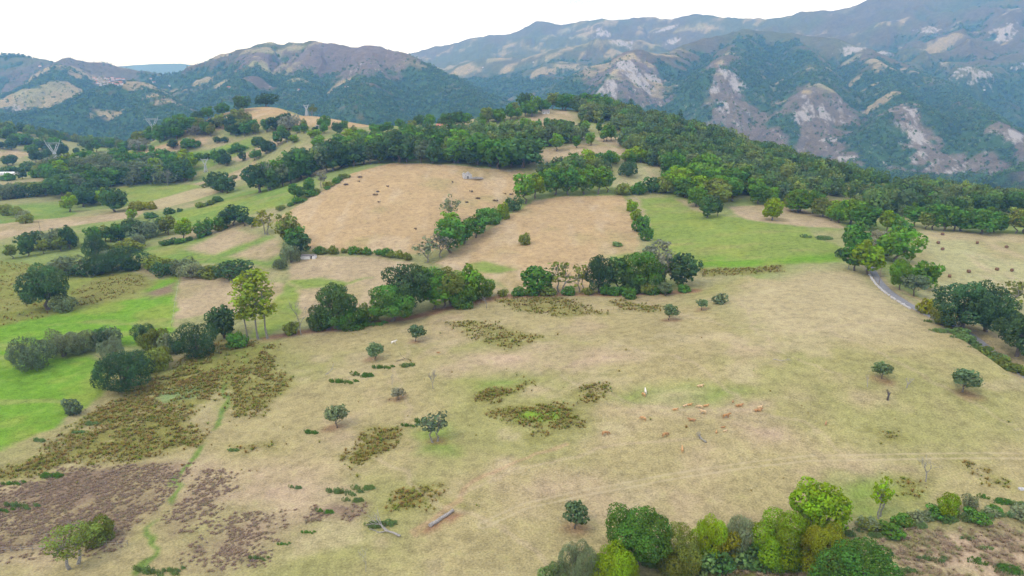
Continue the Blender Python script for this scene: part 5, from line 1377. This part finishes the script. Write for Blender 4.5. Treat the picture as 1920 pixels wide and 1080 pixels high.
# ------------------------------------------------------------------ pylons, poles, fences
def pylon(p, h, az, label):
    root = empty('pylon', (p[0], p[1], p[2] - .3), az); tag(root, label, 'pylon', None); r = .20
    def part(name, segs, rad):
        V, Q = [], []
        for a, b in segs: tube(V, Q, [a, b], [rad, rad], 4)
        return obj(name, mesh_np(name, [tuple(v) for v in V], Q, mat=M_STEEL), root)
    b, w, hw = h * .11, h * .035, h * .55; lv = [0, .3, .55, .78, 1]
    ring = lambda f: [(sx * (b + (w - b) * f), sy * (b + (w - b) * f), hw * f) for sx, sy in ((-1,-1),(1,-1),(1,1),(-1,1))]
    for k in range(4): part('leg', [(ring(0)[k], ring(1)[k])], r * 1.2)
    seg = []
    for f0, f1 in zip(lv, lv[1:]):
        A, B = ring(f0), ring(f1)
        for k in range(4): seg += [(A[k], B[(k + 1) % 4]), (A[(k + 1) % 4], B[k]), (B[k], B[(k + 1) % 4])]
    part('bracing', seg, r * .7)
    for s in (-1, 1):
        E = (s * h * .21, 0, h * .86); seg = []
        for k, sy in ((0, -1), (1, 1)):
            seg += [((s * w, sy * w, hw), E), ((-s * w * .2, sy * w, hw), (s * h * .13, 0, h * .86))]
        for f in (.25, .5, .75): seg += [((s * (w + (h * .21 - w) * f), 0, hw + (h * .31) * f), (s * (h * .13 * f), 0, hw + h * .31 * min(1, f + .15)))]
        seg += [(E, (s * h * .25, 0, h)), (E, (s * h * .33, 0, h * .86))]
        part('arm', seg, r)
    part('beam', [((-h * .33, 0, h * .86), (h * .33, 0, h * .86)), ((-h * .21, 0, h * .90), (h * .21, 0, h * .90))], r)
    return root
P1 = site(107, 315); pylon(P1, metres(52, P1), .2, 'steel pylon standing in the left valley')
P2 = site(288, 247); pylon(P2, metres(44, P2), .4, 'steel pylon behind the trees on the knoll shoulder')
P3 = site(575, 212); pylon(P3, metres(22, P3), .9, 'small far pylon on the ridge beside the lone tree')
P4 = site(386, 322); pylon(P4, metres(26, P4), .6, 'slender mast on the slope above the round copse')
def pole(u, v, h, label):
    p = site(u, v); hh = metres(h, p); root = empty('utility_pole', (p[0], p[1], p[2] - .3)); tag(root, label, 'pole')
    V, Q = [], []; tube(V, Q, [(0, 0, 0), (0, 0, hh)], [.16, .11], 8); obj('post', mesh_np('post', [tuple(x) for x in V], Q, mat=M_TIMBER, smooth_=True), root)
    box('crossarm', (-.7, -.06, hh - .5), (.7, .06, hh - .38), M_TIMBER, root)
pole(1648, 533, 34, 'thin wooden pole standing at the lane edge'); pole(77, 440, 26, 'wooden pole in the pale left meadow'); pole(609, 345, 34, 'wooden pole beside the wood edge')
def fence(line, n_, h, mat, label):
    P = wpoly(line); sg = np.r_[0, np.cumsum(np.linalg.norm(np.diff(P, axis=0), axis=1))]; ss = np.linspace(0, sg[-1], n_)
    X, Y = np.interp(ss, sg, P[:, 0]), np.interp(ss, sg, P[:, 1]); Z = hgt(X, Y)
    root = empty('wire_fence', (X[0], Y[0], Z[0])); tag(root, label, 'fence')
    V, Q = [], []; tube(V, Q, [(0, 0, -.2), (0, 0, h * .55), (.02, 0, h)], [.075, .07, .06], 6); pm_ = mesh_np('post', [tuple(v) for v in V], Q, mat=mat, smooth_=True)
    for x, y, z in zip(X, Y, Z):
        o = obj('post', pm_, root); o.location = (x - X[0], y - Y[0], z - Z[0]); o.rotation_euler = (random.uniform(-.08, .08), random.uniform(-.08, .08), random.random() * 6)
    for f in (.45, .9):
        V, Q = [], []; tube(V, Q, [(x - X[0], y - Y[0], z - Z[0] + h * f) for x, y, z in zip(X, Y, Z)], [.012] * n_, 4); obj('wire', mesh_np('wire', [tuple(v) for v in V], Q, mat=M_STEEL), root)
fence([(-60,1036),(60,1032),(140,1028),(240,1022)], 16, 1.25, M_PALEBARK, 'wire fence with pale posts crossing the bracken')
fence([(338,518),(330,560),(322,612)], 9, 1.3, M_PALEBARK, 'wire fence with pale posts between bright green and mown fields')
fence([(600,368),(660,334),(735,309),(860,314),(980,324)], 46, 1.3, M_TIMBER, 'wire fence along the top of the big brown field')

# dry stone wall by the lane
wl_ = empty('stone_wall', (road_pts[0][0], road_pts[0][1], road_z[0])); tag(wl_, 'low broken wall of pale stones on the pasture side of the lane', 'wall')
stone_me = []
for s in range(4):
    bm = bmesh.new(); bmesh.ops.create_cube(bm, size=1.0); bmesh.ops.bevel(bm, geom=bm.edges[:], offset=.16, segments=1, affect='EDGES'); r = random.Random(s)
    for v in bm.verts: v.co += Vector((r.uniform(-.09, .09), r.uniform(-.09, .09), r.uniform(-.09, .09)))
    me = bpy.data.meshes.new('stone'); bm.to_mesh(me); bm.free(); me.materials.append(M_STONE); stone_me.append(me)
a0 = int(np.argmin(np.abs(road_pts - site(1634, 512)[:2]).sum(1))); a1 = int(np.argmin(np.abs(road_pts - site(1720, 580)[:2]).sum(1)))
side = 1 if (nor_[a0] @ (np.array(site(1500, 560)[:2]) - road_pts[a0])) > 0 else -1
acc = 0
for i in range(a0, a1):
    for k in range(2):
        if random.random() < .12: continue
        q = road_pts[i] + (road_pts[i + 1] - road_pts[i]) * (k / 2) + nor_[i] * side * (2.5 + random.uniform(-.15, .15)); z = float(ground_z(q[0], q[1]))
        o = obj('stone', random.choice(stone_me), wl_); o.location = (q[0] - wl_.location.x, q[1] - wl_.location.y, z - wl_.location.z + .22); o.scale = (random.uniform(.6, 1.0), random.uniform(.45, .7), random.uniform(.5, .85)); o.rotation_euler = (0, 0, random.random() * 6)
for u, v, w, lab in [(1745,587,16,'pale limestone slab lying between lane and hay field'),(1915,918,11,'white stone block beside the bramble bank')]:
    p = site(u, v); o = obj('stone_block', stone_me[0]); m_ = metres(w, p); o.location = (p[0], p[1], p[2] + .15); o.scale = (m_, .9, .55); tag(o, lab, 'stone')

# ------------------------------------------------------------------ tell look-alikes apart by the landmark they stand nearest
ORD = ['', 'second ', 'third ', 'fourth ', 'fifth ', 'sixth ', 'seventh ', 'eighth ', 'ninth ', 'tenth ', 'eleventh ', 'twelfth ', 'thirteenth ', 'fourteenth ', 'fifteenth ', 'sixteenth ', 'seventeenth ', 'eighteenth ']
MARKS = [('the poplars', 484, 636), ('the roofless ruin', 876, 334), ('the white shed', 577, 486), ('the lane', 1640, 515), ('the great marsh oak', 92, 580), ('the valley pylon', 107, 315), ('the red-roofed houses', 832, 238),
         ('the fallen log', 830, 972), ('the dome-shaped tree', 1195, 1056), ('the huge lane oaks', 1825, 620), ('the white hut', 1023, 213), ('the round lime tree', 1530, 1004), ('the largest dark willow', 238, 728)]
MARKS = [(nm, site(u, v)[:2]) for nm, u, v in MARKS]
by = {}
for root, g, q in REG:
    if g: by.setdefault(g, []).append((root, np.array(q)))
for g, its in by.items():
    if len(its) < 2: 
        continue
    cen = np.mean([q for _, q in its], 0); nm, mp = min(MARKS, key=lambda m_: np.linalg.norm(m_[1] - cen))
    its.sort(key=lambda it: np.linalg.norm(it[1] - mp))
    for i, (root, q) in enumerate(its): root['label'] = f"{root['label']}, {ORD[i]}nearest {nm}" if i < len(ORD) else root['label']
